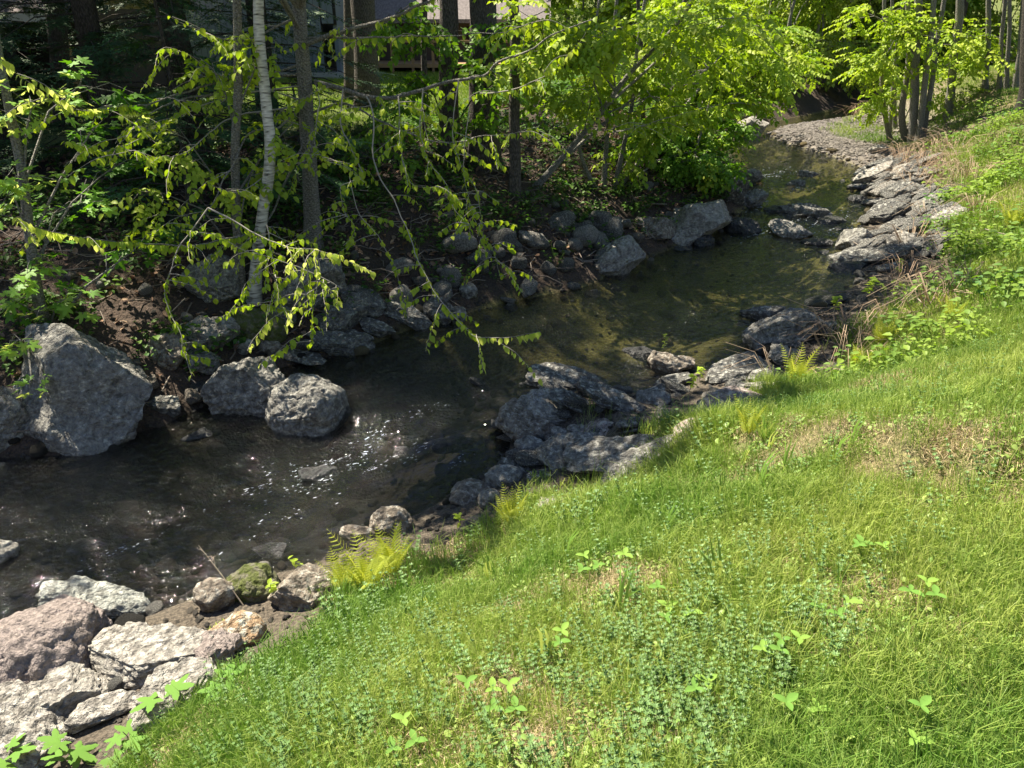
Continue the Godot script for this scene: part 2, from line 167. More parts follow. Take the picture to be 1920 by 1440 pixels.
# x, y, z, radius across, radius up, leaves, kind of leaf
const CLUSTERS := {
	"trunkA": [[-1.475, 1.832, -9.3, 0.5, 0.25, 25, 3], [-1.136, 2.312, -9.8, 0.6, 0.35, 40, 3], [-0.803, 2.771, -9.8, 0.6, 0.3, 40, 3], [-0.124, 2.268, -9.6, 0.6, 0.5, 25, 3], [-1.32, 2.939, -9.6, 0.5, 0.25, 25, 3], [-0.497, 1.82, -9.4, 0.5, 0.3, 18, 3], [-1.578, 1.464, -9, 0.5, 0.25, 18, 3], [-0.062, 2.771, -9.8, 0.6, 0.4, 25, 3]],
	"greystem": [[-2.045, 2.715, -7, 0.5, 0.3, 22, 3], [-2.554, 2.544, -7.1, 0.5, 0.3, 18, 3], [-2.847, 1.987, -7, 0.5, 0.25, 20, 3], [-1.951, 2.096, -7.2, 0.4, 0.25, 16, 3], [-2.334, 1.666, -7, 0.45, 0.25, 16, 3], [-3.082, 1.567, -6.8, 0.45, 0.2, 20, 3]],
	"leaning": [[-3.479, 2.37, -5.9, 0.5, 0.35, 60, 1], [-3.671, 1.895, -5.8, 0.45, 0.35, 60, 1], [-3.706, 1.522, -6.2, 0.55, 0.3, 60, 1], [-3.914, 0.973, -5.7, 0.35, 0.2, 40, 1], [-3.517, 0.937, -5.8, 0.35, 0.22, 30, 1], [-3.655, 0.78, -5.3, 0.25, 0.15, 20, 1], [-3.463, 2.457, -6.6, 0.6, 0.35, 55, 1], [-3.354, 1.781, -6.4, 0.5, 0.3, 45, 1], [-3.846, 1.227, -6, 0.45, 0.25, 45, 1], [-3.176, 1.184, -6.3, 0.4, 0.2, 30, 1], [-3.413, 2.101, -6.5, 0.45, 0.3, 40, 1], [-3.464, 0.572, -5, 0.15, 0.1, 10, 1]],
	"lean1": [[1.89, 2.766, -10, 1.2, 0.7, 130, 3], [1.028, 2.776, -9.6, 1.1, 0.6, 120, 3], [0.53, 2.676, -9.3, 0.8, 0.5, 45, 3], [0.225, 2.943, -9, 0.7, 0.4, 30, 3], [2.567, 2.306, -10.8, 1.2, 0.6, 90, 3], [1.728, 2.036, -10.2, 0.9, 0.5, 80, 3], [0.955, 2.134, -9.8, 0.8, 0.5, 60, 3], [2.895, 2.868, -11, 1.3, 0.7, 100, 3]],
	"stems2": [[1.933, 1.576, -10.8, 0.6, 0.3, 45, 3], [2.676, 1.204, -11.4, 0.6, 0.3, 70, 3], [1.522, 2.37, -10.8, 1.1, 0.7, 110, 3], [0.814, 2.199, -10.5, 0.9, 0.5, 40, 3], [0.336, 2.027, -10.3, 0.6, 0.35, 18, 3], [2.783, 1.74, -11.8, 1, 0.5, 100, 3], [1.426, 1.261, -10.6, 0.4, 0.25, 22, 3], [4.087, 2.052, -13.5, 1.2, 0.7, 120, 3]],
	"multi": [[6.898, 2.65, -15, 1, 0.8, 110, 3], [7.832, 1.724, -15.5, 0.9, 0.7, 90, 3], [6.373, 2.905, -15, 1, 0.6, 90, 3]],
	"single": [[8.202, 2.638, -15.5, 1.1, 0.8, 120, 3], [8.287, 1.911, -15.5, 0.8, 0.4, 50, 3]],
	"thin3": [[6.699, 2.203, -15.2, 0.8, 0.7, 110, 3], [7.123, 1.41, -15.8, 0.6, 0.35, 35, 3]]}
# points from the tree outwards, radius, leafy from, leafy to (shares of the length), leaf spacing
const BRANCHES := [
	[[[-1.977, 1.886, -7.702], [-2.116, 1.59, -7.402], [-2.284, 1.208, -7.102], [-2.341, 1.211, -6.801], [-2.478, 1.22, -6.501], [-2.767, 1.249, -6.201], [-2.92, 1.363, -5.901], [-3.006, 1.459, -5.601], [-3.132, 1.587, -5.3], [-3.152, 1.72, -5], [-3.045, 1.854, -4.7]], 0.012, 0.28, 1, 0.018],
	[[[-1.985, 2.459, -7.702], [-2.534, 2.436, -7.402], [-2.864, 2.351, -7.102], [-3.026, 2.295, -6.801], [-3.195, 2.306, -6.501], [-3.214, 2.318, -6.201], [-3.233, 2.351, -5.901], [-3.174, 2.471, -5.6], [-3.146, 2.612, -5.3], [-3.064, 2.744, -5]], 0.011, 0.5, 1, 0.03],
	[[[-1.963, 2.225, -7.702], [-2.495, 2.434, -7.427], [-2.576, 2.519, -7.151], [-2.672, 2.68, -6.876], [-2.683, 2.731, -6.6]], 0.008, 0.4, 1, 0.035],
	[[[-1.949, 2.551, -7.702], [-2.583, 2.349, -7.362], [-2.89, 2.293, -7.021], [-3.011, 2.224, -6.681], [-3.035, 2.123, -6.34], [-3.06, 1.956, -6]], 0.013, 0.65, 1, 0.05],
	[[[-2.019, 2.177, -7.702], [-2.471, 2.145, -7.362], [-2.61, 2.052, -7.021], [-2.786, 1.904, -6.681], [-2.819, 1.939, -6.34], [-2.919, 2.047, -6]], 0.009, 0.4, 1, 0.03],
	[[[-1.971, 2.366, -7.702], [-2.679, 2.263, -7.322], [-3.138, 2.04, -6.941], [-3.349, 1.945, -6.561], [-3.311, 2.046, -6.18], [-3.253, 2.142, -5.8]], 0.008, 0.55, 1, 0.03],
	[[[-1.922, 2.225, -7.702], [-2.163, 2.022, -7.418], [-2.324, 2.014, -7.135], [-2.464, 1.74, -6.851], [-2.594, 1.48, -6.567], [-2.76, 1.458, -6.284], [-2.871, 1.401, -6]], 0.013, 0.7, 1, 0.05],
	[[[-2.409, 1.589, -6.1], [-2.232, 1.518, -6.04], [-2.058, 1.427, -5.98], [-1.761, 1.328, -5.92], [-1.539, 1.32, -5.86], [-1.322, 1.286, -5.8]], 0.008, 0.1, 1, 0.025],
	[[[-1.281, 2.311, -7.2], [-1.207, 2.181, -7.055], [-1.201, 1.776, -6.909], [-1.006, 1.458, -6.764], [-0.887, 1.188, -6.618], [-0.809, 1.04, -6.473], [-0.73, 0.942, -6.327], [-0.589, 0.754, -6.182], [-0.403, 0.617, -6.036], [-0.264, 0.57, -5.891], [0, 0.63, -5.745], [0.217, 0.735, -5.6]], 0.008, 0.38, 1, 0.024],
	[[[-0.985, 2.329, -7.1], [-0.964, 2.087, -6.925], [-0.933, 1.848, -6.75], [-0.832, 1.681, -6.575], [-0.613, 1.695, -6.4]], 0.006, 0.1, 1, 0.027],
	[[[-1.502, 2.368, -7.3], [-1.523, 2.096, -7.2], [-1.448, 1.927, -7.1], [-1.334, 1.666, -7], [-1.512, 1.593, -6.9], [-1.465, 1.379, -6.8], [-1.386, 1.262, -6.7], [-1.473, 1.136, -6.6]], 0.007, 0.2, 1, 0.03],
	[[[-1.842, 2.399, -7.702], [-1.764, 2.201, -7.477], [-1.786, 1.974, -7.251], [-1.701, 1.847, -7.026], [-1.562, 1.817, -6.8]], 0.006, 0.2, 1, 0.03],
	[[[-0.78, 2.377, -7.2], [-0.805, 1.973, -7.1], [-0.71, 1.759, -7], [-0.567, 1.593, -6.9], [-0.518, 1.427, -6.8], [-0.375, 1.309, -6.7], [-0.372, 1.217, -6.6]], 0.007, 0.2, 1, 0.028],
	[[[-0.472, 2.443, -7.3], [-0.525, 2.093, -7.22], [-0.482, 1.782, -7.14], [-0.338, 1.56, -7.06], [-0.268, 1.238, -6.98], [-0.245, 0.986, -6.9]], 0.006, 0.2, 1, 0.03],
	[[[-2.409, 1.589, -6.1], [-2.693, 1.227, -6], [-2.788, 0.97, -5.9], [-2.738, 0.802, -5.8], [-2.636, 0.681, -5.7], [-2.599, 0.563, -5.6], [-2.354, 0.552, -5.5]], 0.006, 0.4, 1, 0.024],
	[[[-2.123, 1.334, -6.6], [-2.034, 1.165, -6.367], [-1.96, 1.005, -6.133], [-1.917, 0.879, -5.9]], 0.005, 0.1, 1, 0.028],
	[[[-1.7, 1.306, -6], [-1.649, 1.146, -5.975], [-1.63, 0.884, -5.95], [-1.64, 0.708, -5.925], [-1.67, 0.504, -5.9]], 0.005, 0.3, 1, 0.03],
	[[[-1.575, 1.279, -6], [-1.543, 1.145, -5.98], [-1.611, 0.88, -5.96], [-1.835, 0.786, -5.94], [-1.996, 0.849, -5.92], [-2.232, 0.819, -5.9]], 0.005, 0.4, 1, 0.03],
	[[[-1.44, 0.89, -6.2], [-1.766, 1.089, -6.16], [-2.005, 1.191, -6.12], [-2.159, 1.248, -6.08], [-2.38, 1.39, -6.04], [-2.609, 1.443, -6]], 0.006, 0.1, 1, 0.035],
	[[[-1.842, 2.399, -7.702], [-1.57, 2.34, -7.632], [-1.346, 2.276, -7.562], [-1.04, 2.292, -7.491], [-0.804, 2.358, -7.421], [-0.475, 2.439, -7.351], [-0.235, 2.489, -7.281], [-0.153, 2.567, -7.211], [0.15, 2.697, -7.14], [0.326, 2.794, -7.07], [0.7, 2.956, -7]], 0.026, 0.5, 1, 0.06],
	[[[-1.915, 2.709, -7.702], [-1.62, 2.802, -7.552], [-1.302, 2.869, -7.401], [-0.997, 2.954, -7.251], [-0.705, 3.055, -7.101], [-0.427, 3.188, -6.95], [0, 3.294, -6.8]], 0.024, 0.4, 1, 0.06],
	[[[-1.951, 2.105, -7.702], [-1.553, 2.206, -7.659], [-1.257, 2.068, -7.616], [-0.808, 1.895, -7.573], [-0.503, 1.887, -7.529], [-0.249, 1.941, -7.486], [0, 1.971, -7.443], [0.245, 2.024, -7.4]], 0.013, 0.3, 1, 0.05],
	[[[-1.923, 2.767, -7.702], [-1.474, 2.781, -7.527], [-0.743, 2.795, -7.351], [-0.09, 2.832, -7.176], [0.219, 2.916, -7]], 0.012, 0.2, 1, 0.05],
	[[[-1.974, 1.686, -7.702], [-2.096, 1.693, -7.377], [-2.207, 1.657, -7.051], [-2.355, 1.582, -6.726], [-2.454, 1.695, -6.4]], 0.009, 0.2, 1, 0.04],
	[[[-1.925, 2.951, -7.702], [-2.152, 2.827, -7.427], [-2.352, 2.771, -7.151], [-2.512, 2.839, -6.876], [-2.714, 2.996, -6.6]], 0.012, 0.3, 1, 0.05],
	[[[-0.289, 2.323, -7.4], [0, 2.359, -7.25], [0.229, 2.459, -7.1], [0.444, 2.636, -6.95], [0.6, 2.841, -6.8]], 0.007, 0, 1, 0.035],
	[[[1.149, 1.673, -9.6], [1.425, 1.767, -9.35], [1.682, 1.886, -9.1], [1.919, 2, -8.85], [2.141, 2.081, -8.6]], 0.008, 0.1, 1, 0.03],
	[[[-1.494, 1.628, -7.2], [-1.411, 1.32, -7.05], [-1.258, 1.21, -6.9], [-1.064, 0.906, -6.75], [-0.974, 0.499, -6.6]], 0.005, 0.3, 1, 0.03],
	[[[-0.383, 2.22, -7.3], [-0.438, 1.768, -7.22], [-0.395, 1.397, -7.14], [-0.297, 1.168, -7.06], [-0.173, 0.988, -6.98], [-0.1, 0.756, -6.9]], 0.005, 0.4, 1, 0.03]]
# broken water: x, z, radius, strength
const RAPIDS := [[-1.091, -5.057, 0.75, 0.8], [-1.6, -4.389, 0.7, 0.7], [-0.785, -4.859, 0.5, 0.7], [-2.243, -4, 0.6, 0.35], [-1.615, -3.944, 0.5, 0.5], [-2.546, -3.588, 0.6, 0.35], [-1.401, -5.612, 0.6, 0.4], [4.258, -12.712, 0.8, 0.9], [4.064, -11.245, 0.9, 1], [4.706, -10.483, 0.6, 0.9], [3.375, -10.428, 0.6, 0.6], [-0.385, -4.728, 0.5, 0.4]]
# foam: x, z, spread along and across the flow, flecks
const FOAM := [[-1.061, -5.121, 0.22, 0.05, 2600], [-0.79, -4.902, 0.16, 0.04, 1500], [-1.27, -4.939, 0.15, 0.05, 1100], [-1.616, -4.588, 0.3, 0.09, 2600], [-1.58, -4.056, 0.14, 0.04, 900], [-2.449, -3.786, 0.14, 0.04, 500], [-2.375, -3.838, 0.1, 0.03, 300], [-1.086, -4.785, 0.2, 0.06, 1000], [-1.338, -4.52, 0.2, 0.08, 1000], [-0.428, -4.801, 0.1, 0.04, 300], [-0.565, -5.574, 0.12, 0.03, 250], [4.289, -13.108, 0.35, 0.12, 1100], [4.536, -12.501, 0.3, 0.1, 500], [3.7, -11.463, 0.25, 0.1, 500], [4.449, -10.993, 0.3, 0.1, 800], [4.877, -10.541, 0.25, 0.12, 900], [3.485, -10.428, 0.25, 0.07, 500], [4.396, -10.427, 0.2, 0.08, 300]]
const FERNS := [[-0.781, -3.263, 0.468, 21, 1, "tall yellow fern at the lawn edge above the near shallows"], [-0.68, -3.455, 0.442, 14, 1, "upright yellow fern fronds right behind the tall yellow fern"], [-0.93, -3.34, 0.312, 14, 1, "short yellow fern left of the tall yellow fern"], [0, -3.844, 0.312, 21, 1, "pale yellow fern clump beside the brown boulder on the shore"], [2.207, -5.4, 0.39, 14, 1, "light fern with separate fronds below the large pool boulder"], [1.96, -5.215, 0.26, 16, 0, "dark green fern bush in the shade of the bank"], [1.326, -3.76, 0.26, 13, 1, "yellow weedy fern by the pinkish boulder"], [3.119, -6.01, 0.338, 20, 1, "yellow fern clump near the red stalk on the bank"], [2.812, -5.72, 0.286, 16, 1, "low yellow fern between the lawn and the near bank sticks"], [3.581, -5.902, 0.286, 16, 1, "yellow fern in the grass to the right of the red stalk"], [5.604, -8.545, 0.442, 14, 1, "tall yellow fern at the right edge above the rapids"], [1.386, -3.649, 0.208, 13, 0, "small green fern at the lawn edge under the pale layered stone"]]
const LOBED := [[-1.514, -2.339, 0.16, 4, "big lobed-leaf plant in front of the white-grey slab"], [-1.593, -2.198, 0.13, 3, "lobed-leaf plant in the lower left grass"], [-1.869, -2.225, 0.12, 4, "lobed-leaf plant at the bottom edge, left"], [-2.133, -2.26, 0.12, 3, "lobed-leaf plant in the bottom left corner"], [-1.245, -2.412, 0.1, 3, "small lobed-leaf plant right of the big one"]]
const SEEDLINGS := [[-1.12, -3.437, 0.2, 16, "pale-leaved seedling arching left over the near shallows", 0, -0.12, 0.035], [1.539, -7.256, 0.22, 26, "small leafy sapling standing on the brown pool rock", 0.05, 0.02, 0.035], [-1.296, -3.305, 0.07, 14, "low pale-green herb on the moss-brown stone", 0.06, -0.03, 0.04], [-0.334, -3.958, 0.1, 14, "light green herb at the lawn edge behind the shore", 0, 0, 0.035], [1.425, -5.582, 0.16, 20, "dark leafy herb among the spit rocks", 0, 0.03, 0.045], [1.555, -5.783, 0.14, 18, "dark leafy herb beside the long slate ledge", 0, -0.02, 0.045], [3.707, -7.688, 0.22, 30, "leafy green plant on the pool's right bank", 0, 0.05, 0.06], [3.202, -7.235, 0.2, 24, "dark green plant above the slate ledge on the bank", 0, 0.02, 0.06], [4.36, -8.396, 0.2, 26, "green herb on the bank below the wide slate slab", 0, 0.03, 0.06], [-2.853, -6.098, 0.1, 10, "tiny green plant in the cleft beside the biggest boulder", 0.1, 0, 0.05]]
const DEAD_TWIG := [[-1.482, 0.047, -3.287], [-1.729, 0.346, -3.432]]
const TUSSOCKS := [[0.935, -4.528, 0.14, 90, 0.09, 0, "dark grass tussock under the thin flat slab"], [1.106, -4.836, 0.12, 60, 0.07, 0, "grass tuft by the dark herb among the spit rocks"], [0.562, -4.652, 0.1, 70, 0.1, 0, "grass growing over the smooth sloping boulder"], [0.18, -4.375, 0.1, 60, 0.09, 0, "grass tussock beside the bluish-patched stone"], [0.409, -4.121, 0.12, 80, 0.12, 1, "grass tussock in front of the long grey ledge"], [2.37, -5.849, 0.16, 90, 0.08, 0, "shaded grass tussock at the fern's foot by the pool"], [-1.519, -3.06, 0.06, 60, 0.06, 1, "short bright grass tuft above the orange-tinted stone"]]
const WEEDS := [[0.566, -1.997], [-0.017, -1.713], [0.764, -1.736], [0.485, -2.506], [-0.103, -1.771], [0.765, -1.439], [1.024, -1.875], [1.29, -1.886], [0.322, -2.615], [-0.327, -1.632], [0.55, -1.578], [0.976, -1.339], [0.522, -2.141], [0.827, -1.691], [0.186, -2.003], [1.275, -2.222]]
const BLADES := [[0.255, -2.928], [0.407, -2.195], [0.747, -2.211], [1.363, -3.528], [0.978, -2.993], [1.638, -3.212], [-0.405, -2.812], [0.112, -1.996], [1.17, -3.071], [1.529, -3.132], [-0.104, -2.946], [0.703, -2.843], [0.489, -3.407], [1.204, -3.441], [2.267, -3.458], [2.855, -5.046], [1.327, -3.176]]

const SUN := Vector3(-0.408, 0.848, -0.339)
const X0 := -24.0
const Z0 := -52.0
const STEP := 0.2
const NX := 251
const NZ := 291

var rng := RandomNumberGenerator.new()
var hn := FastNoiseLite.new()
var fine := FastNoiseLite.new()
var hgt := PackedFloat32Array()
var sdf := PackedFloat32Array()      # distance to the waterline, negative in the stream
var near_side := PackedByteArray()   # 1 on the lawn side
var lev := PackedFloat32Array()
var taken := {}
var mats := {}
var rock_shapes := []
var ico3: Array
var ico4: Array
var ico2: Array
var ico5: Array


class Shape:
	var v := PackedVector3Array()
	var n := PackedVector3Array()
	var c := PackedColorArray()
	var i := PackedInt32Array()
	var colored := false

	func mesh() -> ArrayMesh:
		var a := []
		a.resize(Mesh.ARRAY_MAX)
		a[Mesh.ARRAY_VERTEX] = v
		a[Mesh.ARRAY_NORMAL] = n
		if colored:
			a[Mesh.ARRAY_COLOR] = c
		a[Mesh.ARRAY_INDEX] = i
		var m := ArrayMesh.new()
		m.add_surface_from_arrays(Mesh.PRIMITIVE_TRIANGLES, a)
		return m

	func smooth() -> void:
		n.resize(v.size())
		n.fill(Vector3.ZERO)
		for k in range(0, i.size(), 3):
			var f := (v[i[k + 2]] - v[i[k]]).cross(v[i[k + 1]] - v[i[k]])
			n[i[k]] += f
			n[i[k + 1]] += f
			n[i[k + 2]] += f
		for k in n.size():
			n[k] = n[k].normalized() if n[k].length_squared() > 1e-16 else Vector3.UP

	func tri(a: Vector3, b: Vector3, d: Vector3) -> void:
		var f := (d - a).cross(b - a).normalized()
		var k := v.size()
		v.append_array([a, b, d])
		n.append_array([f, f, f])
		i.append_array([k, k + 1, k + 2])

	func quad(a: Vector3, b: Vector3, d: Vector3, e: Vector3) -> void:
		tri(a, b, d)
		tri(a, d, e)

	func box(lo: Vector3, hi: Vector3) -> void:
		var p := []
		for k in 8:
			p.append(Vector3(hi.x if k & 1 else lo.x, hi.y if k & 2 else lo.y, hi.z if k & 4 else lo.z))
		for q in [[0, 2, 3, 1], [5, 7, 6, 4], [4, 6, 2, 0], [1, 3, 7, 5], [2, 6, 7, 3], [4, 0, 1, 5]]:
			quad(p[q[0]], p[q[1]], p[q[2]], p[q[3]])

	# a tapered tube through points; radii one per point
	func tube(pts: PackedVector3Array, radii: PackedFloat32Array, sides: int) -> void:
		var side := Vector3.RIGHT
		var first := v.size()
		var m := pts.size()
		for k in m:
			var d := (pts[mini(k + 1, m - 1)] - pts[maxi(k - 1, 0)]).normalized()
			side = (side - d * side.dot(d))
			if side.length() < 0.05:
				side = d.cross(Vector3.FORWARD)
			side = side.normalized()
			var up := d.cross(side)
			for s in sides:
				var a := TAU * s / sides
				var o := side * cos(a) + up * sin(a)
				v.append(pts[k] + o * radii[k])
				n.append(o)
		for k in m - 1:
			for s in sides:
				var a := first + k * sides + s
				var b := first + k * sides + (s + 1) % sides
				i.append_array([a, a + sides, b, b, a + sides, b + sides])
		var tip := v.size()
		v.append(pts[m - 1])
		n.append((pts[m - 1] - pts[m - 2]).normalized())
		for s in sides:
			i.append_array([first + (m - 1) * sides + s, tip, first + (m - 1) * sides + (s + 1) % sides])


func numbered(called: String) -> String:
	taken[called] = taken.get(called, -1) + 1
	return called if taken[called] == 0 else "%s_%03d" % [called, taken[called]]


func tag(o: Node, label: String, category: String, group := "", kind := "") -> void:
	if label: o.set_meta("label", label)
	if category: o.set_meta("category", category)
	if group: o.set_meta("group", group)
	if kind: o.set_meta("kind", kind)


func base(called: String, at: Vector3) -> Node3D:
	var o := Node3D.new()
	o.name = numbered(called)
	add_child(o)
	o.position = at
	return o


func put(m: Mesh, called: String, mat: Material, parent: Node = self, at := Transform3D()) -> MeshInstance3D:
	var o := MeshInstance3D.new()
	o.mesh = m
	o.material_override = mat
	o.name = numbered(called) if parent == self else called
	o.transform = at
	parent.add_child(o, true)
	return o


func many(m: Mesh, called: String, mat: Material, places: Array, colors: PackedColorArray, parent: Node = self) -> MultiMeshInstance3D:
	var mm := MultiMesh.new()
	mm.transform_format = MultiMesh.TRANSFORM_3D
	mm.use_colors = true
	mm.mesh = m
	mm.instance_count = places.size()
	var b := PackedFloat32Array()
	b.resize(places.size() * 16)
	for k in places.size():
		var t: Transform3D = places[k]
		var c: Color = colors[k]
		var row := [t.basis.x.x, t.basis.y.x, t.basis.z.x, t.origin.x, t.basis.x.y, t.basis.y.y, t.basis.z.y, t.origin.y, t.basis.x.z, t.basis.y.z, t.basis.z.z, t.origin.z, c.r, c.g, c.b, 1.0]
		for j in 16:
			b[k * 16 + j] = row[j]
	mm.buffer = b
	var o := MultiMeshInstance3D.new()
	o.multimesh = mm
	o.material_override = mat
	o.name = numbered(called) if parent == self else called
	o.set_meta("kind", "stuff")
	parent.add_child(o, true)
	return o


# ---------------------------------------------------------------- ground heights
func profile(p: Array, d: float) -> float:
	for k in p.size() - 1:
		if d < p[k + 1][0]:
			return lerpf(p[k][1], p[k + 1][1], (d - p[k][0]) / (p[k + 1][0] - p[k][0]))
	return p[-1][1]


func closest(edge: Array, p: Vector2) -> Vector2:
	var best := 1e9
	var l := 0.0
	for k in edge.size() - 1:
		var a: Vector3 = edge[k]
		var b: Vector3 = edge[k + 1]
		var a2 := Vector2(a.x, a.y)
		var b2 := Vector2(b.x, b.y)
		var q := Geometry2D.get_closest_point_to_segment(p, a2, b2)
		var d := p.distance_squared_to(q)
		if d < best:
			best = d
			l = lerpf(a.z, b.z, a2.distance_to(q) / maxf(a2.distance_to(b2), 1e-6))
	return Vector2(sqrt(best), l)


func make_heights() -> void:
	var outline := PackedVector2Array()
	for e in NEAR_EDGE: outline.append(Vector2(e.x, e.y))
	for k in range(FAR_EDGE.size() - 1, -1, -1): outline.append(Vector2(FAR_EDGE[k].x, FAR_EDGE[k].y))
	var n := NX * NZ
	hgt.resize(n); sdf.resize(n); near_side.resize(n); lev.resize(n)
	for j in NZ:
		for i in NX:
			var x := X0 + i * STEP
			var z := Z0 + j * STEP
			var p := Vector2(x, z)
			var r := closest(NEAR_EDGE, p)
			var l := closest(FAR_EDGE, p)
			var k := j * NX + i
			near_side[k] = 1 if r.x < l.x else 0
			lev[k] = (r.y * l.x + l.y * r.x) / (r.x + l.x + 1e-6)
			var d := minf(r.x, l.x)
			var h: float
			if Geometry2D.is_point_in_polygon(p, outline):
				sdf[k] = -d
				h = lev[k] - 0.05 - 0.36 * smoothstep(0.0, 0.9, d) + 0.05 * hn.get_noise_2d(x * 40, z * 40)
			else:
				sdf[k] = d
				var top: float
				var s: float
				if r.x < l.x:
					h = r.y + profile(NEAR_BANK, d)
					var g := exp(-pow(pow((x - 7.0) / 1.5, 2) + pow((z + 16.7) / 2.9, 2), 2))
					h = lerpf(h, r.y + 0.05 + 0.07 * d, g)
					top = 1.42 + 0.03 * maxf(0, -z - 2)
					s = smoothstep(2.5, 5.0, d)
				else:
					h = l.y + profile(FAR_BANK, d)
					top = 1.42
					s = smoothstep(2.0, 5.0, d)
				h = lerpf(h, top, s)
				var rough := 0.07 if near_side[k] == 0 and d < 4 else 0.035
				h += smoothstep(0.0, 0.6, d) * (rough * hn.get_noise_2d(x * 18, z * 18) + 0.6 * rough * hn.get_noise_2d(x * 55 + 90, z * 55))
				h += 0.16 * maxf(0.0, -z - 33.0) + 0.1 * maxf(0.0, -x - 16.0)
			hgt[k] = h


func look(a: PackedFloat32Array, x: float, z: float) -> float:
	var u := clampf((x - X0) / STEP, 0, NX - 1.001)
	var w := clampf((z - Z0) / STEP, 0, NZ - 1.001)
	var i := int(u)
	var j := int(w)
	u -= i
	w -= j
	var k := j * NX + i
	return lerpf(lerpf(a[k], a[k + 1], u), lerpf(a[k + NX], a[k + NX + 1], u), w)


func ground(x: float, z: float) -> float:
	return look(hgt, x, z)


func on_near(x: float, z: float) -> bool:
	return near_side[clampi(roundi((z - Z0) / STEP), 0, NZ - 1) * NX + clampi(roundi((x - X0) / STEP), 0, NX - 1)] == 1


func slope_up(x: float, z: float) -> Vector3:
	var e := 0.12
	return Vector3(ground(x - e, z) - ground(x + e, z), 2 * e, ground(x, z - e) - ground(x, z + e)).normalized()


# ---------------------------------------------------------------- materials
func noise_tex(freq: float, octaves: int, stops: Array, kind := FastNoiseLite.TYPE_SIMPLEX_SMOOTH, seed_ := 1, size := 512, warp := 0.0, gain := 0.55) -> NoiseTexture2D:
	var t := NoiseTexture2D.new()
	var f := FastNoiseLite.new()
	f.noise_type = kind
	f.seed = seed_
	f.frequency = freq
	f.fractal_octaves = octaves
	f.fractal_gain = gain
	if warp > 0:
		f.domain_warp_enabled = true
		f.domain_warp_amplitude = warp
		f.domain_warp_frequency = freq * 0.7
	t.noise = f
	t.width = size
	t.height = size
	t.seamless = true
	if stops:
		var g := Gradient.new()
		var o := PackedFloat32Array()
		var c := PackedColorArray()
		for s in stops:
			o.append(s[0])
			c.append(s[1])
		g.offsets = o
		g.colors = c
		t.color_ramp = g
	return t


func lin(r: float, g: float, b: float) -> Color:
	return Color(r, g, b).linear_to_srgb()


func grey(x: float, a := 1.0) -> Color:
	return Color(x, x, x, a)


func plain(c: Color, rough := 0.9) -> StandardMaterial3D:
	var m := StandardMaterial3D.new()
	m.albedo_color = c
	m.roughness = rough
	return m


func leafy(c: Color, through := 0.9, tinted := false, rough := 0.5) -> StandardMaterial3D:
	var m := plain(c, rough)
	m.metallic_specular = 0.35
	m.backlight_enabled = true
	m.backlight = Color(0.95, 1.0, 0.5) * through
	m.cull_mode = BaseMaterial3D.CULL_DISABLED
	m.vertex_color_use_as_albedo = tinted
	return m


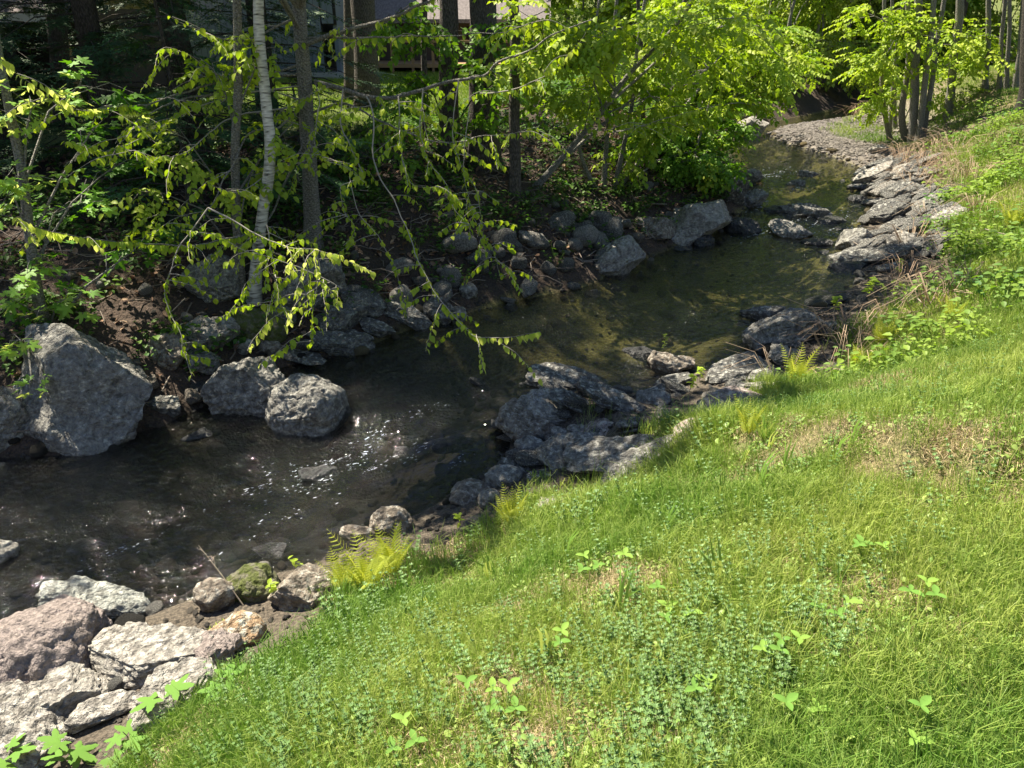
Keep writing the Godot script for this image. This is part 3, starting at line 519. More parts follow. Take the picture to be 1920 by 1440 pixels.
func make_materials() -> void:
	var speck := noise_tex(0.014, 6, [[0.0, grey(0.5)], [0.35, grey(0.68)], [0.5, grey(0.82)], [0.62, grey(0.92)], [1.0, grey(1.0)]], FastNoiseLite.TYPE_SIMPLEX_SMOOTH, 3, 1024, 12.0, 0.72)
	var relief := noise_tex(0.012, 7, [], FastNoiseLite.TYPE_SIMPLEX_SMOOTH, 8, 1024, 18.0, 0.66)
	var layers := noise_tex(0.014, 6, [[0.0, grey(0.55)], [0.42, grey(0.72)], [0.55, grey(0.9)], [1.0, grey(1.0)]], FastNoiseLite.TYPE_PERLIN, 5, 1024, 8.0, 0.7)
	var lichen := noise_tex(0.022, 5, [[0.0, Color(0.75, 0.77, 0.72, 0)], [0.56, Color(0.75, 0.77, 0.72, 0)], [0.6, Color(0.78, 0.8, 0.75, 0.75)], [0.8, Color(0.83, 0.83, 0.77, 0.85)], [1.0, Color(0.8, 0.8, 0.7, 0.9)]], FastNoiseLite.TYPE_SIMPLEX_SMOOTH, 21, 512, 30.0)
	var stain := noise_tex(0.012, 6, [[0.0, Color(0.2, 0.19, 0.17, 0.7)], [0.34, Color(0.24, 0.22, 0.19, 0.6)], [0.43, Color(0.3, 0.27, 0.23, 0.0)], [0.56, Color(0.8, 0.8, 0.76, 0.0)], [0.62, Color(0.82, 0.81, 0.76, 0.6)], [1.0, Color(0.88, 0.87, 0.82, 0.85)]], FastNoiseLite.TYPE_SIMPLEX_SMOOTH, 33, 1024, 30.0, 0.72)
	var mossy := noise_tex(0.015, 5, [[0.0, Color(0.26, 0.3, 0.1, 0.95)], [0.55, Color(0.34, 0.38, 0.12, 0.9)], [0.64, Color(0.36, 0.38, 0.16, 0.0)], [1.0, Color(0.4, 0.4, 0.2, 0)]], FastNoiseLite.TYPE_SIMPLEX_SMOOTH, 13, 512, 25.0)
	for r in [["grey", lin(0.31, 0.30, 0.275), stain], ["pale", lin(0.48, 0.445, 0.395), stain], ["brown", lin(0.33, 0.27, 0.21), stain], ["slate", lin(0.19, 0.188, 0.178), stain], ["dark", lin(0.07, 0.07, 0.068), null], ["moss", lin(0.26, 0.24, 0.18), mossy], ["pink", lin(0.55, 0.44, 0.39), stain], ["pinkgrey", lin(0.42, 0.35, 0.32), null], ["orange", lin(0.46, 0.31, 0.18), lichen], ["slab", lin(0.44, 0.46, 0.42), stain], ["cobble", lin(0.4, 0.39, 0.37), null]]:
		var m := plain(r[1], 0.9)
		m.albedo_texture = layers if r[0] in ["slate", "slab"] else speck
		m.uv1_triplanar = true
		m.uv1_scale = Vector3(1.2, 3.2, 1.2) if r[0] in ["slate", "slab", "pale"] else Vector3(1.5, 1.5, 1.5)
		m.heightmap_enabled = true
		m.heightmap_texture = relief
		m.heightmap_scale = 4.0
		if r[0] == "dark":
			m.roughness = 0.28
		if r[0] == "cobble":
			m.vertex_color_use_as_albedo = true
		if r[2]:
			m.detail_enabled = true
			m.detail_albedo = r[2]
			m.detail_uv_layer = BaseMaterial3D.DETAIL_UV_2
			m.uv2_triplanar = true
			m.uv2_scale = Vector3(1.1, 1.1, 1.1)
		mats[r[0]] = m
	var soil := plain(Color.WHITE, 0.95)
	soil.vertex_color_use_as_albedo = true
	soil.albedo_texture = noise_tex(0.06, 5, [[0.0, grey(0.45)], [0.45, grey(0.75)], [0.6, grey(0.95)], [1.0, grey(1.0)]], FastNoiseLite.TYPE_SIMPLEX_SMOOTH, 41, 512, 10.0)
	soil.uv1_triplanar = true
	soil.uv1_world_triplanar = true
	soil.uv1_scale = Vector3(1.3, 1.3, 1.3)
	soil.heightmap_enabled = true
	soil.heightmap_texture = relief
	soil.heightmap_scale = 4.0
	mats.soil = soil
	var w := plain(Color(0.06, 0.064, 0.055, 0.5), 0.03)
	w.transparency = BaseMaterial3D.TRANSPARENCY_ALPHA
	w.metallic_specular = 0.5
	w.heightmap_enabled = true
	w.heightmap_texture = noise_tex(0.018, 4, [], FastNoiseLite.TYPE_SIMPLEX_SMOOTH, 52, 512, 20.0)
	w.heightmap_scale = 1.8
	w.uv1_triplanar = true
	w.uv1_world_triplanar = true
	w.uv1_scale = Vector3(1.3, 1.3, 1.3)
	mats.water = w
	mats.foam = plain(lin(0.36, 0.39, 0.42), 0.5)
	for b in [["bark", lin(0.17, 0.145, 0.12), lin(0.05, 0.043, 0.036)], ["bark_grey", lin(0.40, 0.38, 0.34), lin(0.13, 0.12, 0.1)], ["bark_dark", lin(0.11, 0.095, 0.08), lin(0.03, 0.027, 0.023)]]:
		var m := plain(Color.WHITE, 0.95)
		m.albedo_texture = noise_tex(0.03, 5, [[0.0, b[2]], [0.4, b[2].lerp(b[1], 0.4)], [0.6, b[1]], [1.0, b[1].lightened(0.25)]], FastNoiseLite.TYPE_SIMPLEX_SMOOTH, 61, 512, 15.0)
		m.uv1_triplanar = true
		m.uv1_scale = Vector3(4.0, 1.1, 4.0) if b[0] != "bark_grey" else Vector3(3.0, 3.0, 3.0)
		m.heightmap_enabled = true
		m.heightmap_texture = relief
		m.heightmap_scale = 5.0
		mats[b[0]] = m
	var bi := plain(Color.WHITE, 0.7)
	bi.albedo_texture = noise_tex(0.012, 4, [[0.0, lin(0.04, 0.035, 0.03)], [0.3, lin(0.05, 0.045, 0.04)], [0.36, lin(0.3, 0.28, 0.25)], [0.5, lin(0.48, 0.46, 0.42)], [0.7, lin(0.66, 0.64, 0.6)], [1.0, lin(0.74, 0.72, 0.68)]], FastNoiseLite.TYPE_SIMPLEX_SMOOTH, 71, 512, 6.0)
	bi.uv1_triplanar = true
	bi.uv1_scale = Vector3(0.8, 5.0, 0.8)
	mats.birch = bi
	mats.twig = plain(lin(0.34, 0.31, 0.27), 0.85)
	mats.dead = plain(lin(0.33, 0.27, 0.2), 0.9)
	mats.leaf = leafy(Color.WHITE, 0.95, true)
	mats.needle = leafy(Color.WHITE, 0.3, true, 0.6)
	mats.blade = leafy(Color.WHITE, 0.75, true, 0.42)
	mats.blade.backlight = Color(0.88, 1.0, 0.55) * 0.75
	mats.straw = leafy(Color.WHITE, 0.35, true, 0.7)
	mats.straw.backlight = Color(1, 0.9, 0.75) * 0.4
	mats.litter = plain(Color.WHITE, 0.9)
	mats.litter.vertex_color_use_as_albedo = true
	mats.leaf_a = leafy(lin(0.40, 0.52, 0.05), 1.0)
	mats.leaf_b = leafy(lin(0.32, 0.46, 0.045), 1.0)
	mats.leaf_c = leafy(lin(0.50, 0.57, 0.06), 1.0)
	mats.maple_a = leafy(lin(0.15, 0.34, 0.05), 0.9)
	mats.maple_b = leafy(lin(0.20, 0.40, 0.055), 0.9)
	mats.fern = leafy(lin(0.50, 0.52, 0.05), 0.8)
	mats.weed_a = leafy(lin(0.12, 0.235, 0.045), 0.5)
	mats.weed_b = leafy(lin(0.18, 0.30, 0.055), 0.5)
	for m in [mats.weed_a, mats.weed_b]:
		m.metallic_specular = 0.2
		m.roughness = 0.65
	mats.fern_green = leafy(lin(0.16, 0.30, 0.05), 0.8)


# ---------------------------------------------------------------- small shapes
# a leaf from the origin along +z, upper side +y; outline gives half widths at even steps
func leaf_shape(long: float, wide: float, outline: Array, fold := 0.35, droop := 0.25) -> Shape:
	var s := Shape.new()
	var n := outline.size() - 1
	for k in n + 1:
		var t := float(k) / n
		var w: float = outline[k] * wide * 0.5
		var y := -droop * long * t * t
		s.v.append_array([Vector3(-w, y + w * fold, t * long), Vector3(0, y, t * long), Vector3(w, y + w * fold, t * long)])
	for k in n:
		var a := k * 3
		for q in [[a, a + 3, a + 1], [a + 1, a + 3, a + 4], [a + 1, a + 4, a + 2], [a + 2, a + 4, a + 5]]:
			s.i.append_array(q)
	s.smooth()
	return s


func add(into: Shape, other: Shape, t: Transform3D) -> void:
	var k := into.v.size()
	var b := t.basis.orthonormalized()
	for j in other.v.size():
		into.v.append(t * other.v[j])
		into.n.append(b * other.n[j])
	for j in other.i:
		into.i.append(j + k)


func facing(axis: Vector3, up: Vector3, at: Vector3, size := 1.0) -> Transform3D:
	var z := axis.normalized()
	var x := up.cross(z)
	if x.length() < 0.01:
		x = Vector3.RIGHT.cross(z)
	x = x.normalized()
	return Transform3D(Basis(x, z.cross(x), z) * size, at)


func rand_dir(flat := 1.0) -> Vector3:
	var a := rng.randf() * TAU
	var y := rng.randf_range(-1, 1) * flat
	var h := sqrt(maxf(0.0, 1 - y * y))
	return Vector3(cos(a) * h, y, sin(a) * h)


func lobed_leaf(size: float) -> Shape:
	var s := Shape.new()
	s.v.append(Vector3.ZERO)
	var n := 60
	for k in n + 1:
		var a := -2.75 + 5.5 * k / n
		var r := 0.0
		for lobe in [[0.0, 1.0, 0.42], [1.05, 0.86, 0.4], [-1.05, 0.86, 0.4], [2.15, 0.6, 0.42], [-2.15, 0.6, 0.42]]:
			r = maxf(r, lobe[1] * (1.0 - 0.62 * pow(absf(a - lobe[0]) / lobe[2], 1.1) * 0.8))
		r = maxf(r, 0.36) * (1.0 + 0.05 * (1.0 if k % 2 else -1.0)) * size * 0.58
		s.v.append(Vector3(sin(a) * r, -0.22 * r * r / size + 0.045 * size * cos(a * 5.8) * r / size, cos(a) * r))
	for k in n:
		s.i.append_array([0, k + 1, k + 2])
	s.smooth()
	for k in s.v.size():
		s.v[k] += Vector3(0, 0, size * 0.3)
	return s


func spray_shape(leaves: int, long: float, leaf: Shape) -> Shape:
	var s := Shape.new()
	s.tube(PackedVector3Array([Vector3.ZERO, Vector3(0, -0.03 * long, long * 0.5), Vector3(0, -0.14 * long, long)]), PackedFloat32Array([0.003, 0.002, 0.001]), 3)
	for k in leaves:
		var t := 0.12 + 0.88 * float(k) / (leaves - 1)
		var side := -1.0 if k % 2 else 1.0
		var d := Vector3(side * rng.randf_range(0.6, 1.2), rng.randf_range(-0.9, 0.15), rng.randf_range(0.3, 1.0)) if k < leaves - 1 else Vector3(0, -0.4, 1)
		var up := (Vector3.UP + rand_dir() * 0.5).normalized()
		add(s, leaf, facing(d, up, Vector3(0, -0.14 * long * t * t, long * t), rng.randf_range(0.75, 1.15)))
	return s


func needle_spray() -> Shape:
	var s := Shape.new()
	for side in [-1, 0, 1]:
		var along := Vector3(side * 0.7, 0, 1).normalized()
		var long := 0.34 if side == 0 else 0.2
		var from := Vector3(0, 0, 0.0 if side == 0 else 0.08)
		for k in 9:
			var t := (k + 0.5) / 9.0
			var p := from + along * long * t + Vector3(0, -0.1 * t * t * long, 0)
			for e in [-1, 1]:
				var o: Vector3 = along.cross(Vector3.UP) * e * 0.045 * (1.1 - t) + along * 0.02
				s.tri(p - along * 0.011, p + along * 0.011, p + o + Vector3(0, rng.randf_range(-0.012, 0.012), 0))
	return s


func blade(s: Shape, at: Vector3, lean: Vector3, long: float, wide: float) -> void:
	var side := lean.cross(Vector3.UP)
	side = (side if side.length() > 0.01 else Vector3.RIGHT).normalized().rotated(Vector3.UP, rng.randf_range(-0.8, 0.8)) * wide * 0.5
	var p1 := at + Vector3(0, long * 0.5, 0) + lean * long * 0.22
	var p2 := at + Vector3(0, long * (0.92 - lean.length() * 0.35), 0) + lean * long * 0.75
	if side.cross(p2 - at).y < 0:
		side = -side
	var k := s.v.size()
	s.v.append_array([at - side * 0.7, at + side * 0.7, p1 - side, p1 + side, p2])
	var f := side.cross(p1 - at).normalized()
	var g := side.cross(p2 - p1).normalized()
	s.n.append_array([f, f, f, f, g])
	s.i.append_array([k, k + 2, k + 1, k + 1, k + 2, k + 3, k + 2, k + 4, k + 3])


func grass_tuft(n: int, spread: float, long: float, wide: float, bend := 0.9) -> Shape:
	var s := Shape.new()
	for k in n:
		var p := rand_dir(0) * spread * sqrt(rng.randf())
		var lean := rand_dir(0) * rng.randf_range(0.1, bend)
		blade(s, p, lean, long * rng.randf_range(0.45, 1.1), wide * rng.randf_range(0.7, 1.2))
	return s


# low herb with whorls of narrow leaflets
func whorl_plant(high: float, whorls: int, leaf: Shape) -> Shape:
	var s := Shape.new()
	for stem in 3:
		var tip := Vector3(rng.randf_range(-0.35, 0.35), 1, rng.randf_range(-0.35, 0.35)) * high * rng.randf_range(0.7, 1.1)
		var o := rand_dir(0) * 0.03
		s.tube(PackedVector3Array([o, o + tip]), PackedFloat32Array([0.0012, 0.0008]), 3)
		for w in whorls:
			var t := (w + 1.0) / whorls
			for k in 7:
				var a := TAU * k / 7.0 + w * 0.5
				add(s, leaf, facing(Vector3(cos(a), 0.25 + 0.5 * t, sin(a)), Vector3.UP, o + tip * t, rng.randf_range(0.7, 1.1) * (1.1 - 0.3 * t)))
	return s


func herb(leaf: Shape, n: int, high: float, spread: float) -> Shape:
	var s := Shape.new()
	for k in n:
		var p := rand_dir(0) * spread * sqrt(rng.randf()) + Vector3(0, high * rng.randf_range(0.35, 1.0), 0)
		add(s, leaf, facing(rand_dir(0.45), (Vector3.UP + rand_dir() * 0.5).normalized(), p, rng.randf_range(0.6, 1.2)))
		s.tube(PackedVector3Array([Vector3(p.x * 0.3, 0, p.z * 0.3), p]), PackedFloat32Array([0.0014, 0.001]), 3)
	return s


func frond_shape(long: float, wide: float) -> Shape:
	var s := Shape.new()
	var pts := PackedVector3Array()
	var rad := PackedFloat32Array()
	for k in 9:
		var t := k / 8.0
		pts.append(Vector3(0, long * (t - 0.18 * t * t), long * 0.22 * t * t))
		rad.append(0.0028 * (1.15 - t))
	s.tube(pts, rad, 4)
	var pinna := leaf_shape(1.0, 0.22, [0.7, 1.0, 0.7, 0.85, 0.5, 0.55, 0.0], 0.3, 0.3)
	for k in 14:
		var t := 0.16 + 0.82 * k / 13.0
		var p := Vector3(0, long * (t - 0.18 * t * t), long * 0.22 * t * t)
		var w := wide * 0.5 * sin(pow(1.0 - (t - 0.16) / 0.84, 0.75) * PI * 0.62) / 0.93
		for e in [-1, 1]:
			add(s, pinna, facing(Vector3(e, 0.25, 0.12), Vector3(0, -0.35, -1), p, maxf(w, 0.008)))
	return s


func make_ico() -> void:
	var t := (1.0 + sqrt(5.0)) / 2.0
	var v := []
	for p in [[-1, t, 0], [1, t, 0], [-1, -t, 0], [1, -t, 0], [0, -1, t], [0, 1, t], [0, -1, -t], [0, 1, -t], [t, 0, -1], [t, 0, 1], [-t, 0, -1], [-t, 0, 1]]:
		v.append(Vector3(p[0], p[1], p[2]).normalized())
	var f := [[0, 11, 5], [0, 5, 1], [0, 1, 7], [0, 7, 10], [0, 10, 11], [1, 5, 9], [5, 11, 4], [11, 10, 2], [10, 7, 6], [7, 1, 8], [3, 9, 4], [3, 4, 2], [3, 2, 6], [3, 6, 8], [3, 8, 9], [4, 9, 5], [2, 4, 11], [6, 2, 10], [8, 6, 7], [9, 8, 1]]
	for level in 5:
		var mid := {}
		var g := []
		for q in f:
			var m := []
			for e in 3:
				var a: int = mini(q[e], q[(e + 1) % 3])
				var b: int = maxi(q[e], q[(e + 1) % 3])
				var key := a * 100000 + b
				if not mid.has(key):
					mid[key] = v.size()
					v.append(((v[a] + v[b]) * 0.5).normalized())
				m.append(mid[key])
			g.append_array([[q[0], m[0], m[2]], [q[1], m[1], m[0]], [q[2], m[2], m[1]], [m[0], m[1], m[2]]])
		f = g
		var idx := PackedInt32Array()
		for q in f:
			idx.append_array([q[0], q[2], q[1]])
		var pack := [PackedVector3Array(v), idx]
		if level == 1: ico2 = pack
		if level == 2: ico3 = pack
		if level == 3: ico4 = pack
		if level == 4: ico5 = pack


# a stone of the given full size: squared, cut by random planes and roughened
func rock_shape(size: Vector3, kind: String, seed_: int, ico: Array) -> Shape:
	var r := RandomNumberGenerator.new()
	r.seed = seed_ * 7919 + 13
	var e := 2.3 if kind == "r" else (2.9 if kind == "b" else 6.5)
	var cuts := []
	var count := 5 if kind == "r" else (13 if kind == "b" else 10)
	for k in count:
		var d := Vector3(r.randf_range(-1, 1), r.randf_range(-1, 1) * (0.35 if kind == "s" else 1.0), r.randf_range(-1, 1)).normalized()
		cuts.append([d, r.randf_range(0.80, 0.96) if kind == "r" else (r.randf_range(0.66, 0.94) if kind == "b" else r.randf_range(0.70, 1.0))])
	var slant := r.randf_range(-0.25, 0.25)
	var off := r.randf() * 100.0
	var s := Shape.new()
	s.i = ico[1]
	var small := minf(size.x, minf(size.y, size.z))
	for p0 in ico[0]:
		var d: Vector3 = p0
		var k := pow(pow(absf(d.x), e) + pow(absf(d.y), e) + pow(absf(d.z), e), -1.0 / e)
		var p := d * k
		for c in cuts:
			var over: float = p.dot(c[0]) - c[1]
			if over > 0:
				p -= c[0] * over
		if kind == "s":
			var lay := floorf(p.y * 2.5 + fine.get_noise_2d(p.x * 60 + off, p.z * 60) * 1.2)
			var cut := 1.0 + 0.13 * fine.get_noise_2d(lay * 37.0 + off, atan2(p.z, p.x) * 25.0)
			p.x *= cut
			p.z *= cut
			p.y *= 1.0 + slant * p.x + 0.15 * fine.get_noise_2d(p.x * 70 + off, p.z * 70)
		p *= size * 0.5
		var q := p * 100.0
		p += d * (small * 0.16 * fine.get_noise_3d(q.x * 2.2 / (1 + 3 * small) + off, q.y * 2.2 / (1 + 3 * small), q.z * 2.2 / (1 + 3 * small)) + 0.014 * minf(1.0, small * 5) * fine.get_noise_3d(q.x * 6 + off, q.y * 6, q.z * 6))
		var crack := 1.0 - absf(fine.get_noise_3d(q.x * 1.6 + off + 300, q.y * (4.5 if kind == "s" else 2.2), q.z * 1.6)) * 7.0
		if crack > 0:
			p -= d * crack * crack * 0.02 * minf(1.0, small * 3.5)
		if kind != "r":
			p += d * 0.010 * minf(1.0, small * 4) * fine.get_noise_3d(q.x * 4 + off, q.y * 22, q.z * 4)
		p += d * 0.006 * minf(1.0, small * 5) * fine.get_noise_3d(q.x * 16 + off, q.y * 16, q.z * 16)
		s.v.append(p)
	s.smooth()
	return s


# ---------------------------------------------------------------- trees
func stem_tube(pts: Array, origin: Vector3, sides: int, wob := 0.02) -> Shape:
	var c := Curve3D.new()
	for k in pts.size():
		var p := Vector3(pts[k][0], pts[k][1], pts[k][2])
		var a: Array = pts[maxi(k - 1, 0)]
		var b: Array = pts[mini(k + 1, pts.size() - 1)]
		var d := (Vector3(b[0], b[1], b[2]) - Vector3(a[0], a[1], a[2])) / 6.0
		c.add_point(p, -d, d)
	var total := c.get_baked_length()
	var steps := clampi(int(total / 0.16), 6, 60)
	var v := PackedVector3Array()
	var r := PackedFloat32Array()
	var r0: float = pts[0][3]
	var r1: float = pts[-1][3]
	var ph := rng.randf() * 50
	for k in steps + 1:
		var t := float(k) / steps
		var p := c.sample_baked(total * t, true)
		p += Vector3(fine.get_noise_2d(p.y * 30 + ph, 1), 0, fine.get_noise_2d(p.y * 30 + ph, 60)) * wob
		v.append(p - origin)
		r.append(lerpf(r0, r1, t) * (1.0 + 0.5 * exp(-t * total * 5.0) * (1.0 if sides > 5 else 0.0) + 0.09 * fine.get_noise_2d(p.y * 60 + ph, 9)))
	var s := Shape.new()
	s.tube(v, r, sides)
	return s


func nearest_on(stems: Array, p: Vector3) -> Vector3:
	var best := Vector3.ZERO
	var bd := 1e9
	for st in stems:
		for k in st.size() - 1:
			var a := Vector3(st[k][0], st[k][1], st[k][2])
			var b := Vector3(st[k + 1][0], st[k + 1][1], st[k + 1][2])
			for e in 5:
				var q := a.lerp(b, e / 4.0)
				var d := Vector2(q.x - p.x, q.z - p.z).length() * 0.6 + absf(q.y - p.y + 0.5 + 0.25 * Vector2(q.x - p.x, q.z - p.z).length())
				if d < bd:
					bd = d
					best = q
	return best


# stems: lists of [x, y, z, radius]; clusters: [x, y, z, radius across, radius up, sprays, 1 = broad leaf, 3 = spray]
func tree(called: String, label: String, group: String, stems: Array, bark: Material, clusters: Array, spray: Mesh, leaf_mat: Material, tones: Array, sides := 10, scale_ := 1.0, single_leaves := 0) -> Node3D:
	var o := Vector3(stems[0][0][0], stems[0][0][1], stems[0][0][2])
	var root := base(called, o)
	tag(root, label, "tree" if not called.contains("shrub") else "shrub", group)
	for st in stems:
		put(stem_tube(st, o, sides).mesh(), "trunk", bark, root)
	var places := []
	var colors := PackedColorArray()
	for c in clusters:
		var mid := Vector3(c[0], c[1], c[2])
		var from := nearest_on(stems, mid)
		var s := Shape.new()
		var knee := from.lerp(mid, 0.5) + Vector3(0, 0.12 * from.distance_to(mid), 0) + rand_dir() * 0.06
		var thick := clampf(0.006 + 0.007 * from.distance_to(mid), 0.006, 0.03)
		s.tube(PackedVector3Array([from - o, knee - o, mid - o]), PackedFloat32Array([thick, thick * 0.7, thick * 0.4]), 5)
		var arms: int = clampi(int(c[5] / 12.0), 4, 16)
		var tips := []
		for k in arms:
			var d := rand_dir(0.8)
			var tip := mid + Vector3(d.x * c[3], d.y * c[4] - 0.05, d.z * c[3]) * pow(rng.randf(), 0.4)
			var start := from.lerp(mid, rng.randf_range(0.55, 1.0)) if k % 2 else mid
			var m := start.lerp(tip, 0.5) + Vector3(0, 0.06, 0) + rand_dir() * 0.05
			s.tube(PackedVector3Array([start - o, m - o, tip - o]), PackedFloat32Array([thick * 0.45, thick * 0.3, 0.0018]), 4)
			tips.append([start, m, tip])
		put(s.mesh(), "branch", bark, root)
		for k in c[5]:
			var a: Array = tips[rng.randi() % tips.size()]
			var t := sqrt(rng.randf())
			var p: Vector3 = (a[0].lerp(a[1], t)).lerp(a[1].lerp(a[2], t), t) + rand_dir() * 0.12 * maxf(c[3], 0.3)
			var d := rand_dir(0.35) + Vector3(0, -0.3, 0) + (p - mid).normalized() * 0.6
			places.append(facing(d, (Vector3.UP + rand_dir() * 0.55).normalized(), p - o, rng.randf_range(0.75, 1.25) * scale_))
			var c0: Color = tones[0]
			colors.append(c0.lerp(tones[1], rng.randf()) * rng.randf_range(0.85, 1.12))
	if single_leaves:
		var order := range(places.size())
		order.sort_custom(func(a, b): return (places[a].origin + o - Vector3(0, 3, 0)).length() < (places[b].origin + o - Vector3(0, 3, 0)).length())
		var rest := []
		var rest_c := PackedColorArray()
		for k in order.size():
			if k < single_leaves:
				put(spray, "leaf", [mats.maple_a, mats.maple_b][order[k] % 2], root, places[order[k]])
			else:
				rest.append(places[order[k]])
				rest_c.append(colors[order[k]])
		places = rest
		colors = rest_c
	if places:
		many(spray, "crown", leaf_mat, places, colors, root)
	return root


func hemlock(label: String, at: Vector3, high: float, reach: float, low: float, spray: Mesh, tone: Color) -> void:
	var root := base("hemlock_tree", at)
	tag(root, label, "tree", "dark evergreens behind the far bank")
	put(stem_tube([[at.x, at.y - 0.1, at.z, 0.02 * high], [at.x + 0.05, at.y + high * 0.5, at.z, 0.012 * high], [at.x, at.y + high, at.z, 0.01]], at, 8).mesh(), "trunk", mats.bark_dark, root)
	var places := []
	var colors := PackedColorArray()
	var s := Shape.new()
	var y := low
	while y < high:
		var r := reach * pow(1.0 - y / high, 0.7) + 0.15
		var a := rng.randf() * TAU
		var d := Vector3(cos(a), -0.12, sin(a))
		var l := r * rng.randf_range(0.7, 1.1)
		var end := Vector3(0, y, 0) + d * l + Vector3(0, -0.12 * l, 0)
		s.tube(PackedVector3Array([Vector3(0, y, 0), Vector3(0, y + 0.04, 0) + d * l * 0.5, end]), PackedFloat32Array([0.011, 0.007, 0.002]), 4)
		var n := int(l * 13)
		for k in n:
			var t := rng.randf_range(0.12, 1.0)
			var side := d.cross(Vector3.UP).normalized() * rng.randf_range(-1, 1)
			var p := Vector3(0, y, 0) + d * l * t + Vector3(0, -0.12 * l * t * t, 0) + side * 0.3 * l * 0.35 * (1.1 - t * 0.6)
			places.append(facing(d + side * 0.9 + Vector3(0, rng.randf_range(-0.35, 0.1), 0), (Vector3.UP + rand_dir() * 0.3).normalized(), p, rng.randf_range(0.8, 1.3)))
			colors.append(tone * rng.randf_range(0.7, 1.25))
		y += rng.randf_range(0.05, 0.11) * (1.0 + y * 0.08)
	put(s.mesh(), "branch", mats.bark_dark, root)
	many(spray, "crown", mats.needle, places, colors, root)


func _ready() -> void:
	# camera, sky, sun, exposure
	var cam := Camera3D.new()
	cam.name = "camera"
	cam.position = Vector3(0, 3, 0)
	cam.rotation_degrees = Vector3(-25.9, 0, 0)
	cam.fov = 53.0
	cam.near = 0.05
	cam.far = 1500.0
	add_child(cam)
	var env := Environment.new()
	env.background_mode = Environment.BG_SKY
	var sky := ProceduralSkyMaterial.new()
	sky.sky_top_color = Color(0.46, 0.57, 0.76)
	sky.sky_horizon_color = Color(0.78, 0.84, 0.89)
	sky.ground_horizon_color = Color(0.35, 0.36, 0.30)
	sky.ground_bottom_color = Color(0.2, 0.2, 0.16)
	sky.sky_energy_multiplier = 0.62
	env.sky = Sky.new()
	env.sky.sky_material = sky
	env.tonemap_mode = Environment.TONE_MAPPER_LINEAR
	env.tonemap_exposure = 2.75
	env.sdfgi_enabled = true
	env.ssao_enabled = true
	env.ssil_enabled = true
	var around := WorldEnvironment.new()
	around.name = "environment"
	around.environment = env
	add_child(around)
	var sun := DirectionalLight3D.new()
	sun.name = "sun"
	sun.light_energy = 1.6
	sun.light_color = Color(1.0, 0.96, 0.88)
	sun.light_angular_distance = 0.5
	sun.shadow_enabled = true
	add_child(sun)
	sun.look_at_from_position(SUN * 50.0, Vector3.ZERO)

	rng.seed = 7
	hn.seed = 3
	hn.frequency = 0.02
	hn.fractal_octaves = 3
	fine.seed = 9
	fine.frequency = 0.02
	fine.fractal_octaves = 4
	make_heights()
	make_materials()
	make_ico()
	build_ground()
	build_water()
	build_houses()
	build_rocks()
	build_stones()
	build_trees()
	build_beech()
	build_litter()
	build_lawn()
	build_plants()


# ---------------------------------------------------------------- ground and water
func soil_color(x: float, z: float, d: float, near_: bool) -> Color:
	var patch := hn.get_noise_2d(x * 60, z * 60)
	if d < 0.0:  # bed painted dark for the shaded lower run, yellow for the sunlit, reflecting pools
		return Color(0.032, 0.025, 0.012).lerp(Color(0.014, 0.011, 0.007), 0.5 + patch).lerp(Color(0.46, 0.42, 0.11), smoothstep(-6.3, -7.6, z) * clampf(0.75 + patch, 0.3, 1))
	if near_:
		var bar := exp(-pow(pow((x - 7.0) / 1.5, 2) + pow((z + 16.7) / 2.9, 2), 2))
		var lawn := Color(0.20, 0.21, 0.07).lerp(Color(0.33, 0.26, 0.14), clampf(0.4 + 1.2 * patch, 0, 1))
		var shore := Color(0.17, 0.14, 0.105)
		return shore.lerp(lawn, smoothstep(0.7, 1.3, d)).lerp(Color(0.42, 0.37, 0.33), bar)
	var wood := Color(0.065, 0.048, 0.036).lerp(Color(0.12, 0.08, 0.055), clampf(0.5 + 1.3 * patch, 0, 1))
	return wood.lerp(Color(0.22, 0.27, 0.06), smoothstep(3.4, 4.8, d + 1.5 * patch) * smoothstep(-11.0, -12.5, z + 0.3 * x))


func build_ground() -> void:
	var xs := [-900.0, -400.0, -180.0, -90.0, -50.0, -34.0]
	for i in NX: xs.append(X0 + i * STEP)
	xs.append_array([34.0, 50.0, 90.0, 180.0, 400.0, 900.0])
	var zs := [-900.0, -400.0, -220.0, -130.0, -90.0, -68.0]
	for j in NZ: zs.append(Z0 + j * STEP)
	zs.append_array([14.0, 30.0, 70.0, 180.0, 400.0, 900.0])
	var s := Shape.new()
	s.colored = true
	var w := xs.size()
	for z in zs:
		for x in xs:
			var cx := clampf(x, X0, X0 + (NX - 1) * STEP)
			var cz := clampf(z, Z0, Z0 + (NZ - 1) * STEP)
			var far_: float = maxf(absf(x - cx), absf(z - cz))
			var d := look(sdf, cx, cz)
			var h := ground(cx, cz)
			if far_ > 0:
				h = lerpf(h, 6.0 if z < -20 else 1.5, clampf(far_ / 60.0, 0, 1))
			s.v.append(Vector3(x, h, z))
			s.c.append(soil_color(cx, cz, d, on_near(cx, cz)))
	for j in zs.size() - 1:
		for i in w - 1:
			var a := j * w + i
			s.i.append_array([a, a + 1, a + w, a + 1, a + w + 1, a + w])
	s.smooth()
	var o := put(s.mesh(), "ground", mats.soil)
	tag(o, "", "", "", "structure")


func rapid(x: float, z: float) -> float:
	var k := 0.0
	for r in RAPIDS:
		var dx: float = x - r[0]
		var dz: float = z - r[1]
		k += r[3] * exp(-(dx * dx + dz * dz) / (r[2] * r[2]))
	return minf(k, 1.2)


